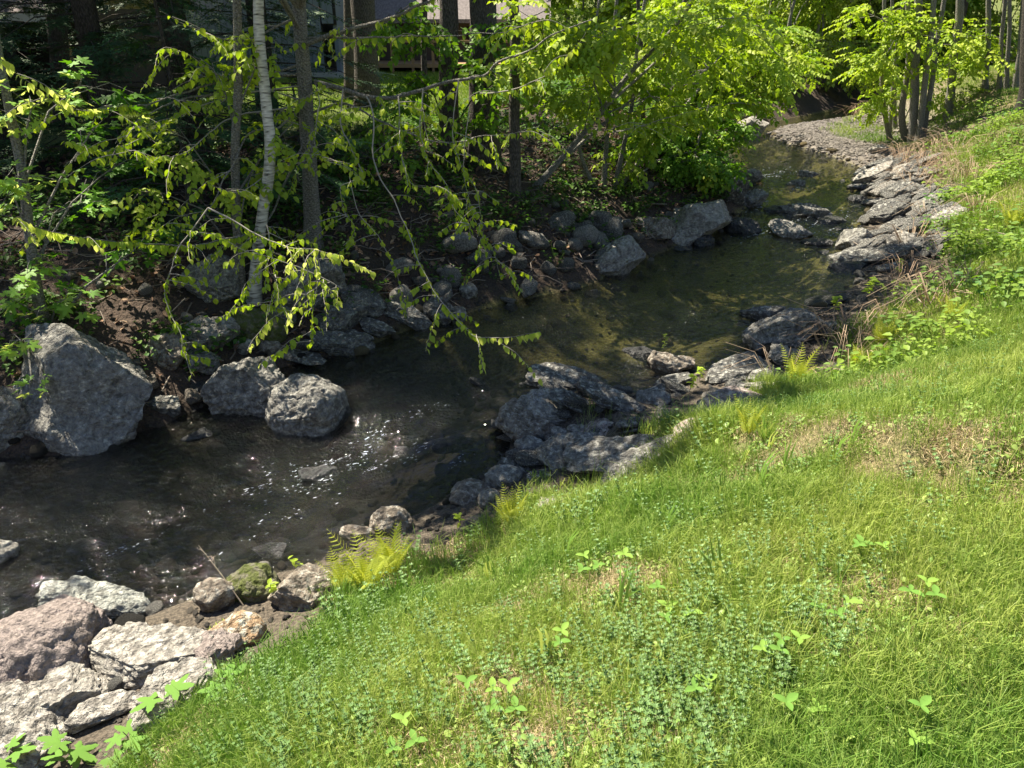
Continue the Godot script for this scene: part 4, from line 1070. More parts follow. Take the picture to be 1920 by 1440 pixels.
func build_water() -> void:
	var st := 0.05
	var wave := FastNoiseLite.new()
	wave.seed = 4
	wave.frequency = 0.01
	wave.fractal_octaves = 3
	var along := Vector2(0.75, -0.66)
	var s := Shape.new()
	var index := {}
	var nx := int(26.0 / st)
	var nz := int(32.0 / st)
	for j in nz:
		var z := -28.0 + j * st
		for i in nx:
			var x := -9.0 + i * st
			if x < -9.0 or look(sdf, x, z) > 0.22:
				continue
			if z < -15 and (i % 2 or j % 2):
				continue
			var k := rapid(x, z)
			var p := Vector2(x, z)
			var a := p.dot(along)
			var b := p.dot(Vector2(-along.y, along.x))
			var h := look(lev, x, z) + 0.004 * wave.get_noise_2d(a * 330, b * 620)
			h += k * (0.032 * wave.get_noise_2d(a * 200, b * 420) + 0.016 * absf(wave.get_noise_2d(a * 620 + 70, b * 900)))
			index[Vector2i(i, j)] = s.v.size()
			s.v.append(Vector3(x, h, z))
	for q in index:
		var step := 1
		if -28.0 + q.y * st < -15.01:
			step = 2
			if q.x % 2 or q.y % 2:
				continue
		var b1 = index.get(q + Vector2i(step, 0))
		var c1 = index.get(q + Vector2i(0, step))
		var d1 = index.get(q + Vector2i(step, step))
		if b1 != null and c1 != null and d1 != null:
			s.i.append_array([index[q], b1, c1, b1, d1, c1])
	s.smooth()
	var o := put(s.mesh(), "water", mats.water)
	tag(o, "", "", "", "structure")
	# flecks of white water where the stream breaks over stones
	var fleck := Shape.new()
	fleck.v = ico2[0].duplicate()
	fleck.i = ico2[1]
	for k in fleck.v.size():
		fleck.v[k] *= Vector3(1, 0.35, 1)
	fleck.smooth()
	var places := []
	var colors := PackedColorArray()
	var flow := atan2(along.y, along.x)
	for f in FOAM:
		for n in int(f[4] * (0.07 if f[1] > -7.0 else 0.3)):
			var a: float = rng.randfn() * f[2]
			var b: float = rng.randfn() * f[3] * (0.6 + 0.8 * absf(sin(a * 9.0 + f[0])))
			var x: float = f[0] + along.x * a - along.y * b
			var z: float = f[1] + along.y * a + along.x * b
			if look(sdf, x, z) > 0.0:
				continue
			var p := Vector2(x, z)
			var u := p.dot(along)
			var v := p.dot(Vector2(-along.y, along.x))
			if wave.get_noise_2d(u * 300 + 40, v * 700) < -0.1:
				continue
			var k := rapid(x, z)
			var h := look(lev, x, z) + k * (0.032 * wave.get_noise_2d(u * 200, v * 420) + 0.016 * absf(wave.get_noise_2d(u * 620 + 70, v * 900))) + 0.001
			var r := rng.randf_range(0.001, 0.0045) * (1.0 if z > -8 else 1.7)
			places.append(Transform3D(Basis(Vector3.UP, -flow + rng.randf_range(-0.4, 0.4)) * Basis.from_scale(Vector3(r * rng.randf_range(1.0, 4.0), r * 0.7, r)), Vector3(x, h, z)))
			colors.append(Color.WHITE)
	var fm := many(fleck.mesh(), "foam", mats.foam, places, colors)
	tag(fm, "white foam flecks where the stream breaks over stones", "foam")


# ---------------------------------------------------------------- rocks
func build_rocks() -> void:
	for k in ROCKS.size():
		var r: Array = ROCKS[k]
		var size := Vector3(r[3], r[4], r[5]) * (1.0 if r[9] == "dark" else 1.15)
		var s := rock_shape(size, r[8], k + 1, ico5 if size.x > 0.42 and r[2] > -7.5 else (ico4 if size.x > 0.25 else ico3))
		var b := Basis(Vector3.UP, deg_to_rad(r[7])) * Basis(Vector3(0, 0, 1), deg_to_rad(-r[6])) * Basis(Vector3.RIGHT, deg_to_rad(6.0))
		var called := "stone_slab" if r[8] == "s" else ("boulder" if size.x > 0.3 else "stone")
		var o := put(s.mesh(), called, mats[r[9]], self, Transform3D(b, Vector3(r[0], r[1], r[2])))
		tag(o, r[10], "rock", "", "thing")


func stone_color() -> Color:
	var c := Color(0.55, 0.5, 0.45).lerp(Color(0.95, 0.85, 0.72), rng.randf())
	return c * rng.randf_range(0.35, 1.05)


func build_stones() -> void:
	var shapes := []
	for k in 6:
		shapes.append(rock_shape(Vector3(1, 0.55 + 0.08 * k, 0.8), "b" if k % 2 else "r", 400 + k, ico2).mesh())
	# countable cobbles along both shores
	var n := 0
	var tries := 0
	while n < 300 and tries < 20000:
		tries += 1
		var z := rng.randf_range(-13.0, -2.4)
		var x := rng.randf_range(-4.5, 7.5)
		var d := look(sdf, x, z)
		var near_ := on_near(x, z)
		if d < -0.25 or d > (0.8 if near_ else 1.7):
			continue
		var s := rng.randf_range(0.05, 0.17) * (1.0 - 0.2 * absf(d)) * (1.0 if near_ else 1.25)
		var y := ground(x, z)
		if d < 0:
			y = maxf(y, look(lev, x, z) - 0.06)
		var t := Transform3D(Basis.from_euler(Vector3(rng.randf_range(-0.4, 0.4), rng.randf() * TAU, rng.randf_range(-0.4, 0.4))) * Basis.from_scale(Vector3(s, s * rng.randf_range(0.6, 1.0), s)), Vector3(x, y + s * 0.1, z))
		var m: String = ["grey", "slate", "brown", "pale", "slate"][rng.randi() % 5]
		var o := put(shapes[n % 6], "cobble", mats[m], self, t)
		if near_:
			tag(o, "loose fist-sized cobble along the lawn-side shore", "stone", "cobbles along the near shore")
		else:
			tag(o, "loose fist-sized cobble along the wooded far shore", "stone", "cobbles along the far shore")
		n += 1
	# thin slabs filling the leaning pile beside the rapids
	var thin := []
	for k in 4:
		thin.append(rock_shape(Vector3(1, 0.2 + 0.03 * k, 0.5), "s", 500 + k, ico3).mesh())
	n = 0
	while n < 85:
		var f := rng.randf()
		var x := lerpf(4.35, 6.2, f) + rng.randf_range(-0.1, 0.75)
		var z := lerpf(-9.0, -13.2, f) + rng.randf_range(-0.4, 0.4)
		var d := look(sdf, x, z)
		if d < -0.08 or d > 1.1:
			continue
		n += 1
		var s := rng.randf_range(0.22, 0.5)
		var o := put(thin[n % 4], "stone_slab", mats[["slate", "slate", "grey", "pale"][rng.randi() % 4]], self, Transform3D(Basis.from_euler(Vector3(rng.randf_range(-0.2, 0.35), rng.randf_range(-0.5, 0.5), rng.randf_range(0.15, 0.65))) * s, Vector3(x, ground(x, z) + 0.07, z)))
		tag(o, "thin slate slab in the leaning pile beside the rapids", "rock", "slabs of the leaning pile", "thing")
	n = 0
	while n < 26:
		var x := rng.randf_range(-0.1, 1.5)
		var z := rng.randf_range(-6.0, -4.4)
		var d := look(sdf, x, z)
		if d < -0.05 or d > 1.0:
			continue
		n += 1
		var s := rng.randf_range(0.14, 0.34)
		var o := put(thin[n % 4], "stone_slab", mats[["slate", "slate", "grey", "brown"][rng.randi() % 4]], self, Transform3D(Basis.from_euler(Vector3(rng.randf_range(-0.2, 0.3), rng.randf_range(-0.6, 0.6), rng.randf_range(-0.6, 0.3))) * s, Vector3(x, ground(x, z) + 0.05, z)))
		tag(o, "small slate slab wedged between the rocks of the spit", "rock", "small slabs of the rock spit", "thing")
	n = 0
	while n < 46:
		var f := rng.randf()
		var x := lerpf(-2.2, 1.6, f) + rng.randf_range(-0.3, 0.3)
		var z := lerpf(-6.5, -9.4, f) + rng.randf_range(-0.7, 0.2)
		var d := look(sdf, x, z)
		if on_near(x, z) or d < -0.1 or d > 0.75:
			continue
		n += 1
		var s := rng.randf_range(0.16, 0.4)
		var o := put(thin[n % 4] if n % 2 else shapes[n % 6], "shore_stone", mats[["slate", "grey", "grey", "slate", "pale"][rng.randi() % 5]], self, Transform3D(Basis.from_euler(Vector3(rng.randf_range(-0.3, 0.4), rng.randf() * TAU, rng.randf_range(-0.4, 0.4))) * s, Vector3(x, ground(x, z) + 0.05, z)))
		tag(o, "angular grey stone in the rubble at the foot of the far bank", "rock", "rubble at the foot of the far bank", "thing")
	var bed := []
	var bed_c := PackedColorArray()
	for k in 9000:
		var z := rng.randf_range(-19.0, -1.5)
		var x := rng.randf_range(-6.0, 6.6)
		var d := look(sdf, x, z)
		if d > 0.15 or (z < -6.8 and z > -9.8 and rng.randf() < 0.6):
			continue
		var s := rng.randf_range(0.025, 0.09) * (1.0 + (1.2 if rng.randf() < 0.12 else 0.0))
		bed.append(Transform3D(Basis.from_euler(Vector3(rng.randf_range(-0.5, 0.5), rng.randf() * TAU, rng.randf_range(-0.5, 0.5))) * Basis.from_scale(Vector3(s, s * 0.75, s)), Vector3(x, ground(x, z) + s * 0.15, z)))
		bed_c.append(Color(0.62, 0.48, 0.22).lerp(Color(0.36, 0.34, 0.24), rng.randf()) * (rng.randf_range(0.06, 0.32) if z > -6.5 else rng.randf_range(0.7, 1.5)))  # pebbles darkened downstream to stand for shade, brightened upstream to look sunlit
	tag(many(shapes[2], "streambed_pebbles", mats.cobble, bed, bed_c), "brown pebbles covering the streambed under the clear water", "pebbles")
	var bar := []
	var bar_c := PackedColorArray()
	for k in 7000:
		var x := 6.9 + rng.randfn() * 0.8
		var z := -17.0 + rng.randfn() * 1.5
		var d := look(sdf, x, z)
		if d < -0.1 or d > 2.4 or not on_near(x, z):
			continue
		var s := rng.randf_range(0.03, 0.10)
		bar.append(Transform3D(Basis.from_euler(Vector3(rng.randf_range(-0.5, 0.5), rng.randf() * TAU, rng.randf_range(-0.5, 0.5))) * Basis.from_scale(Vector3(s, s * 0.6, s)), Vector3(x, ground(x, z) + s * 0.12, z)))
		bar_c.append(Color(1.6, 1.45, 1.32).lerp(Color(1.1, 1.02, 1.0), rng.randf()) * rng.randf_range(0.7, 1.3))
	tag(many(shapes[1], "gravel", mats.cobble, bar, bar_c), "pale gravel of the bar beside the distant pool", "gravel")
	var shore := []
	var shore_c := PackedColorArray()
	for k in 30000:
		var z := rng.randf_range(-14.0, -1.5)
		var x := rng.randf_range(-5.5, 8.0)
		var d := look(sdf, x, z)
		if d < -0.05 or d > 0.9 or rng.randf() < d * 0.8:
			continue
		var s := rng.randf_range(0.012, 0.06)
		shore.append(Transform3D(Basis.from_euler(Vector3(rng.randf_range(-0.5, 0.5), rng.randf() * TAU, rng.randf_range(-0.5, 0.5))) * Basis.from_scale(Vector3(s, s * 0.6, s)), Vector3(x, ground(x, z) + s * 0.1, z)))
		shore_c.append(stone_color())
	tag(many(shapes[3], "shore_gravel", mats.cobble, shore, shore_c), "small stones filling the gaps between the shore rocks", "gravel")


# ---------------------------------------------------------------- trees
func stand(x: float, z: float, high: float, r: float, lean := 0.0) -> Array:
	var y := ground(x, z)
	return [[x, y - 0.1, z, r], [x + lean * 0.3, y + high * 0.35, z, r * 0.85], [x + lean * 0.8, y + high * 0.7, z, r * 0.6], [x + lean, y + high, z, r * 0.3]]


func lift(st: Array, high: float) -> Array:
	var a := st.duplicate(true)
	var e: Array = a[-1]
	a.append([e[0] + 0.1, high, e[2], e[3] * 0.5])
	return a


func crown_over(x: float, y: float, z: float, r: float, n: int) -> Array:
	var out := []
	for k in 5:
		var d := rand_dir(0.5)
		out.append([x + d.x * r * 0.6, y + d.y * r * 0.5, z + d.z * r * 0.6, r * 0.62, r * 0.42, int(n / 5.0), 3])
	return out


func build_trees() -> void:
	var beech_leaf := leaf_shape(0.055, 0.04, [0.15, 0.85, 1.0, 0.7, 0.0])
	var spray := spray_shape(8, 0.24, beech_leaf).mesh()
	var big_spray := spray_shape(11, 0.32, leaf_shape(0.064, 0.047, [0.3, 1.0, 0.8, 0.0])).mesh()
	var far_spray := spray_shape(12, 0.5, leaf_shape(0.095, 0.07, [0.3, 1.0, 0.8, 0.0])).mesh()
	var maple := lobed_leaf(0.12).mesh()
	var needles := needle_spray().mesh()
	var bright := [Color(0.45, 0.54, 0.06), Color(0.30, 0.44, 0.05)]
	var mid := [Color(0.20, 0.35, 0.04), Color(0.13, 0.26, 0.03)]
	var deep := [Color(0.12, 0.24, 0.03), Color(0.08, 0.17, 0.02)]

	tree("maple_sapling", "slender grey maple sapling leaning left beside the biggest boulder", "", [lift(STEMS.leaning[0], 6.0)], mats.bark_grey, CLUSTERS.leaning + crown_over(-5.3, 5.2, -7.0, 0.9, 260) + crown_over(-4.6, 4.7, -5.7, 0.65, 200), maple, mats.leaf, [Color(0.11, 0.26, 0.03), Color(0.16, 0.33, 0.04)], 8, 1.0, 280)
	tree("birch_tree", "white paper birch with black marks on the far bank", "", [lift(STEMS.birch[0], 8.0)], mats.birch, crown_over(-1.9, 6.3, -7.1, 1.1, 260) + crown_over(-2.6, 4.9, -5.9, 0.75, 230), spray, mats.leaf, bright, 12)
	tree("grey_tree", "thin grey stem growing just left of the white birch", "", STEMS.greystem, mats.bark_grey, CLUSTERS.greystem + crown_over(-2.2, 5.0, -6.6, 0.7, 120), spray, mats.leaf, bright, 8)
	tree("twin_tree", "twin-trunked tree with one pale trunk in front of the barn", "", [lift(STEMS.double[0], 11.0), lift(STEMS.double[1], 10.0)], mats.bark, crown_over(-2.6, 9.5, -15.0, 2.2, 420), big_spray, mats.leaf, mid, 10)
	tree("rough_barked_tree", "straight dark trunk left of the thickest trunk", "", [lift(STEMS.trunkA[0], 9.5)], mats.bark, CLUSTERS.trunkA + crown_over(-0.9, 8.6, -10.5, 1.6, 360), big_spray, mats.leaf, mid, 12)
	tree("rough_barked_tree", "thickest dark furrowed trunk in the middle of the far bank", "", [lift(STEMS.trunkB[0], 10.5)], mats.bark, crown_over(-0.4, 9.4, -10.9, 1.8, 420), big_spray, mats.leaf, mid, 14)
	tree("slim_tree", "slim dark trunk right of the thickest trunk, nearest the water", "", [lift(STEMS.trunkC[0], 7.2)], mats.bark, crown_over(-0.1, 5.6, -8.9, 1.1, 300), spray, mats.leaf, bright, 10)
	tree("slim_tree", "thin trunk between the twin-trunked tree and the straight dark trunk", "", STEMS.trunkD, mats.bark, crown_over(-1.1, 6.3, -11.1, 0.9, 120), big_spray, mats.leaf, mid, 8)
	tree("dark_trunked_tree", "dark thick trunk in front of the shed roof at upper left", "", [lift(STEMS.darktrunk[0], 10.0)], mats.bark_dark, crown_over(-5.8, 8.5, -12.3, 1.8, 260), big_spray, mats.leaf, mid, 12)
	hemlock("dark hemlock left of the birch, nearest the roofed shed", Vector3(STEMS.hem1[0][0][0], ground(STEMS.hem1[0][0][0], -9.4), -9.4), 8.0, 1.6, 0.25, needles, Color(0.05, 0.105, 0.035))
	hemlock("dense dark hemlock directly left of the birch trunk", Vector3(-3.9, ground(-3.9, -9.8), -9.8), 8.5, 1.7, 0.2, needles, Color(0.045, 0.095, 0.035))
	hemlock("dark hemlock standing just behind the birch", Vector3(-3.1, ground(-3.1, -10.3), -10.3), 7.5, 1.4, 0.4, needles, Color(0.05, 0.10, 0.035))
	hemlock("dark hemlock at the photo's left edge behind the sapling", Vector3(-6.0, ground(-6.0, -9.3), -9.3), 8.0, 1.6, 0.3, needles, Color(0.05, 0.105, 0.035))
	hemlock("small hemlock with low boughs over the far bank boulders", Vector3(-3.3, ground(-3.3, -7.9), -7.9), 2.3, 1.1, 0.1, needles, Color(0.06, 0.14, 0.045))
	hemlock("young hemlock low on the bank between birch and twin trunks", Vector3(-2.3, ground(-2.3, -8.6), -8.6), 1.1, 0.9, 0.1, needles, Color(0.08, 0.17, 0.045))
	for q in [[-7.6, -11.8, 11.0], [-9.2, -13.4, 12.0], [-5.3, -13.2, 12.0], [-10.6, -10.2, 10.0], [-8.0, -16.2, 13.0], [-7.9, -8.6, 9.0], [-11.5, -14.5, 12.0]]:  # added trees, mostly out of view, that keep bright sky out of the water
		hemlock("tall dark evergreen added around the shed to block sky reflections in the water", Vector3(q[0], ground(q[0], q[1]), q[1]), q[2], 1.9, 1.4, needles, Color(0.045, 0.095, 0.035))
	tree("leaning_shrub", "leaning shrub arching right over the pool with bright leaves", "", STEMS.lean1, mats.bark_grey, CLUSTERS.lean1, big_spray, mats.leaf, bright, 7)
	tree("leafy_shrub", "clump of slim stems with bright leaves above the pool", "", STEMS.stems2, mats.bark_grey, CLUSTERS.stems2, big_spray, mats.leaf, [bright[0], mid[0]], 7)
	tree("leafy_shrub", "dense low bush hanging over the large pale boulder", "", [stand(2.55, -11.3, 1.2, 0.03, 0.2), stand(2.35, -11.2, 1.0, 0.025, -0.2)], mats.bark_grey, [[2.6, 1.15, -11.0, 0.55, 0.3, 170, 3], [2.9, 0.95, -10.95, 0.4, 0.22, 120, 3], [2.2, 1.4, -11.4, 0.6, 0.35, 130, 3], [3.0, 1.4, -11.7, 0.5, 0.3, 130, 3]], spray, mats.leaf, [Color(0.13, 0.27, 0.035), Color(0.2, 0.34, 0.035)], 6)
	tree("stream_side_tree", "leafy tree leaning over the rapids from the far bank", "", [stand(2.2, -12.4, 3.4, 0.06, 0.5), stand(2.0, -12.3, 3.0, 0.045, -0.3)], mats.bark, [[3.4, 2.6, -12.6, 0.9, 0.6, 260, 3], [2.6, 2.9, -12.8, 0.9, 0.6, 220, 3], [4.1, 2.2, -13.2, 0.7, 0.45, 170, 3], [3.2, 1.9, -13.0, 0.6, 0.35, 130, 3]], big_spray, mats.leaf, [bright[0], mid[0]], 9)
	tree("stream_side_tree", "leafy tree overhanging the distant pool from the far bank", "", [stand(3.2, -15.6, 6.0, 0.06, 1.0), stand(3.0, -15.9, 5.0, 0.05, 0.3)], mats.bark, [[4.0, 2.0, -15.4, 0.9, 0.45, 200, 3], [4.2, 2.6, -16.6, 1.0, 0.6, 200, 3], [3.4, 3.3, -15.8, 1.2, 0.7, 220, 3], [4.7, 1.9, -17.4, 0.8, 0.4, 90, 3], [4.3, 1.4, -15.8, 0.5, 0.25, 70, 3]], big_spray, mats.leaf, [bright[0], mid[0]], 9)
	tree("multi_stemmed_tree", "clump of several grey trunks above the slab pile", "", STEMS.multi, mats.bark_grey, CLUSTERS.multi, big_spray, mats.leaf, bright, 9)
	tree("bank_tree", "straight single trunk right of the many-trunked clump", "", STEMS.single, mats.bark_grey, CLUSTERS.single, big_spray, mats.leaf, bright, 9)
	tree("young_tree", "three thin stems at the end of the gravel bar", "", STEMS.thin3, mats.bark_grey, CLUSTERS.thin3, big_spray, mats.leaf, bright, 7)
	var spots := ["first of the thin trunks on the far right lawn, counting from the left", "second of the thin trunks on the far right lawn, counting from the left", "third of the thin trunks on the far right lawn, counting from the left", "rightmost thin trunk on the far right lawn"]
	for k in 4:
		var st: Array = STEMS["bk%d" % (k + 1)]
		var e: Array = st[0][-1]
		tree("thin_tree", spots[k], "thin trunks at the top of the lawn", st, mats.bark_grey, crown_over(e[0] + 0.6, 4.6, e[2] - 1.0, 0.9, 90), big_spray, mats.leaf, bright, 7)
	tree("lawn_tree", "dark trunk cut off by the right edge, casting shade on the lawn", "", STEMS.edge, mats.bark_dark, crown_over(8.4, 6.0, -13.8, 1.5, 320), big_spray, mats.leaf, mid, 12)

	# shrubs and young trees along the upper stream
	for k in 34:
		var x := 1.0 + 18.0 * fmod(k * 0.618034, 1.0)
		var z := -20.5 - 11.0 * fmod(k * 0.381966 + 0.2, 1.0) - 0.12 * x
		if look(sdf, x, z) < 0.5:
			z -= 2.2
		if x < 8.0 and z > -24.0:
			z -= 4.0
		var high := rng.randf_range(3.5, 6.5)
		var y := ground(x, z)
		var cl := []
		for c in 7:
			var d := rand_dir(0)
			var f := 0.1 + 0.9 * c / 6.0
			cl.append([x + d.x * 0.9, y + high * f, z + d.z * 0.9, 1.1, 0.6, 45, 3])
		tree("streamside_shrub", "bright leafy shrub in the thicket where the stream bends away", "thicket at the stream bend", [stand(x, z, high, 0.04, rng.randf_range(-0.5, 0.5)), stand(x + 0.25, z, high * 0.8, 0.03, rng.randf_range(-0.5, 0.9))], mats.bark_grey, cl, far_spray, mats.leaf, [[Color(0.44, 0.52, 0.10), Color(0.28, 0.40, 0.06)], [bright[0], mid[0]], [Color(0.40, 0.46, 0.10), Color(0.30, 0.40, 0.10)]][rng.randi() % 3], 5)  # paler leaf tones here imitate haze and backlight on the far thicket

	for q in [[8.4, -23.4], [9.5, -24.2], [7.3, -22.6], [9.3, -25.4], [11.0, -28.0], [12.6, -29.4], [10.0, -29.8], [7.8, -26.0], [14.2, -31.5], [8.8, -28.6], [16.5, -32.5], [10.4, -26.6], [12.0, -31.5]]:
		var high := rng.randf_range(4.5, 7.5)
		var y := ground(q[0], q[1])
		var cl := []
		for c in 9:
			var d := rand_dir(0)
			cl.append([q[0] + d.x * 0.9, y + 0.3 + high * c / 8.0, q[1] + d.z * 0.9, 1.15, 0.6, 70, 3])
		tree("streamside_shrub", "bright leafy shrub in the thicket where the stream bends away", "thicket at the stream bend", [stand(q[0], q[1], high, 0.05, 0.3), stand(q[0] + 0.3, q[1], high * 0.8, 0.03, -0.5)], mats.bark_grey, cl, far_spray, mats.leaf, [[Color(0.44, 0.52, 0.10), Color(0.28, 0.40, 0.06)], [bright[0], mid[0]], [Color(0.40, 0.46, 0.10), Color(0.30, 0.40, 0.10)]][rng.randi() % 3], 5)  # same pale tones, haze and backlight put into the leaf colour

	# the woodland that closes the view
	for k in 46:
		var a := -0.75 + 1.5 * fmod(k * 0.618034, 1.0)
		var r := 22.0 + 22.0 * fmod(k * 0.381966 + 0.13, 1.0)
		var x := sin(a) * r + 2.0
		var z := -cos(a) * r
		if absf(x + 6.5) < 4.6 and z > -27.0:
			z = -29.0 - 6.0 * rng.randf()
		if look(sdf, x, z) < 0.8:
			x -= 2.5
		var high := rng.randf_range(7.0, 12.0)
		var st := [stand(x, z, high, rng.randf_range(0.07, 0.16), rng.randf_range(-0.6, 0.6))]
		var cl := []
		var y := ground(x, z)
		for c in 8:
			var f := 0.12 + 0.88 * c / 7.0
			var d := rand_dir(0)
			var rr := 1.5 * (1.15 - 0.5 * f)
			cl.append([x + d.x * rr * 0.8, y + high * f, z + d.z * rr * 0.8, rr, rr * 0.6, 75, 3])
		tree("woodland_tree", "leafy young tree in the woodland wall closing the view", "trees of the distant woodland", st, mats.bark_grey if k % 2 else mats.bark, cl, far_spray, mats.leaf, [[Color(0.44, 0.52, 0.12), Color(0.28, 0.40, 0.08)], [Color(0.36, 0.46, 0.08), Color(0.22, 0.34, 0.05)], mid][k % 3], 6)  # palest distant leaves coloured to suggest haze and light from behind


# the beech on the far bank whose twigs hang over the stream, leaf by leaf
func build_beech() -> void:
	var st: Array = STEMS.beech
	var o := Vector3(st[0][0][0], st[0][0][1], st[0][0][2])
	var root := base("beech_tree", o)
	tag(root, "lichen-mottled beech whose leafy twigs hang over the stream", "tree")
	put(stem_tube(lift(st[0], 7.6), o, 12).mesh(), "trunk", mats.bark_grey, root)
	var leaf := leaf_shape(0.06, 0.044, [0.2, 0.8, 1.0, 0.85, 0.45, 0.0], 0.3, 0.3).mesh()
	var leaves := []
	var paths := []
	for b in BRANCHES:
		paths.append(b)
	# finer side twigs off the listed branches
	for k in 260:
		var b: Array = BRANCHES[rng.randi() % BRANCHES.size()]
		var pts: Array = b[0]
		var e := rng.randi_range(0, pts.size() - 2)
		var p := Vector3(pts[e][0], pts[e][1], pts[e][2]).lerp(Vector3(pts[e + 1][0], pts[e + 1][1], pts[e + 1][2]), rng.randf())
		var d := rand_dir(0.3) + Vector3(0.0, -0.25, 0.25)
		var l := rng.randf_range(0.15, 0.5)
		var q := p + d * l * 0.5 + Vector3(0, 0.02, 0)
		var w := p + d * l + Vector3(0, -0.12 * l, 0)
		paths.append([[[p.x, p.y, p.z], [q.x, q.y, q.z], [w.x, w.y, w.z]], 0.0035, 0.25, 1.0, rng.randf_range(0.028, 0.05)])
	for b in paths:
		var pts: Array = b[0]
		var c := Curve3D.new()
		for k in pts.size():
			var p := Vector3(pts[k][0], pts[k][1], pts[k][2])
			var a: Array = pts[maxi(k - 1, 0)]
			var e: Array = pts[mini(k + 1, pts.size() - 1)]
			var d := (Vector3(e[0], e[1], e[2]) - Vector3(a[0], a[1], a[2])) / 6.0
			c.add_point(p, -d, d)
		var total := c.get_baked_length()
		var v := PackedVector3Array()
		var r := PackedFloat32Array()
		var n := clampi(int(total / 0.05), 4, 60)
		var ph := rng.randf() * 90
		for k in n + 1:
			var t := float(k) / n
			var p := c.sample_baked(total * t, true)
			p += Vector3(fine.get_noise_2d(total * t * 120 + ph, 3), fine.get_noise_2d(total * t * 120 + ph, 33), 0) * 0.02 * minf(1.0, t * 4)
			v.append(p - o)
			r.append(maxf(0.0016, b[1] * (1.0 - 0.85 * t)))
		var s := Shape.new()
		s.tube(v, r, 5)
		put(s.mesh(), "branch" if b[1] > 0.01 else "twig", mats.bark_grey if b[1] > 0.01 else mats.twig, root)
		var at: float = total * b[2]
		var k := 0
		while at < total * b[3]:
			var p := c.sample_baked(at, true)
			var d := (c.sample_baked(minf(at + 0.02, total), true) - c.sample_baked(maxf(at - 0.02, 0), true)).normalized()
			var side := d.cross(Vector3.UP).normalized() * (1.0 if k % 2 else -1.0)
			var axis := side * rng.randf_range(0.25, 0.9) + d * 0.35 + Vector3(0, -rng.randf_range(0.5, 1.3), 0) + rand_dir() * 0.25
			if b[4] < 0.02 or fine.get_noise_2d(at * 900.0, ph * 10.0) > -0.25:
				leaves.append(facing(axis + rand_dir() * 0.35, (Vector3.UP + side * 0.6 + rand_dir() * 0.8).normalized(), p - o, rng.randf_range(0.5, 1.2)))
			at += b[4] * rng.randf_range(0.5, 1.15)
			k += 1
	var eye := Vector3(0, 3, 0) - o
	leaves.sort_custom(func(a, b): return a.origin.distance_squared_to(eye) < b.origin.distance_squared_to(eye))
	var rest := []
	var rest_c := PackedColorArray()
	for k in leaves.size():
		if k < 300:
			put(leaf, "leaf", [mats.leaf_a, mats.leaf_b, mats.leaf_c][k % 3], root, leaves[k])
		else:
			rest.append(leaves[k])
			rest_c.append(Color(0.48, 0.56, 0.06).lerp(Color(0.32, 0.46, 0.045), rng.randf()))
	many(leaf, "foliage", mats.leaf, rest, rest_c, root)
	var spray := spray_shape(8, 0.24, leaf_shape(0.07, 0.048, [0.15, 0.85, 1.0, 0.7, 0.0])).mesh()
	var places := []
	var colors := PackedColorArray()
	for c in crown_over(-1.5, 5.4, -7.1, 1.2, 340) + crown_over(-2.0, 3.85, -6.2, 0.55, 190) + crown_over(-1.2, 3.95, -6.6, 0.55, 190):
		var mid := Vector3(c[0], c[1], c[2])
		var from := nearest_on(st, mid)
		var limb := Shape.new()
		limb.tube(PackedVector3Array([from - o, from.lerp(mid, 0.5) + Vector3(0, 0.1, 0) - o, mid - o]), PackedFloat32Array([0.02, 0.014, 0.006]), 5)
		for k in 7:
			var tip := mid + rand_dir() * Vector3(c[3], c[4], c[3]) * 0.8
			limb.tube(PackedVector3Array([mid - o, mid.lerp(tip, 0.5) + Vector3(0, 0.03, 0) - o, tip - o]), PackedFloat32Array([0.006, 0.004, 0.002]), 4)
		put(limb.mesh(), "branch", mats.bark_grey, root)
		for k in c[5]:
			var d := rand_dir()
			var p := Vector3(c[0] + d.x * c[3] * rng.randf(), c[1] + d.y * c[4] * rng.randf(), c[2] + d.z * c[3] * rng.randf())
			places.append(facing(rand_dir(0.4), (Vector3.UP + rand_dir() * 0.5).normalized(), p - o, 1.0))
			colors.append(Color(0.3, 0.43, 0.04).lerp(Color(0.19, 0.36, 0.03), rng.randf()))
	many(spray, "crown", mats.leaf, places, colors, root)


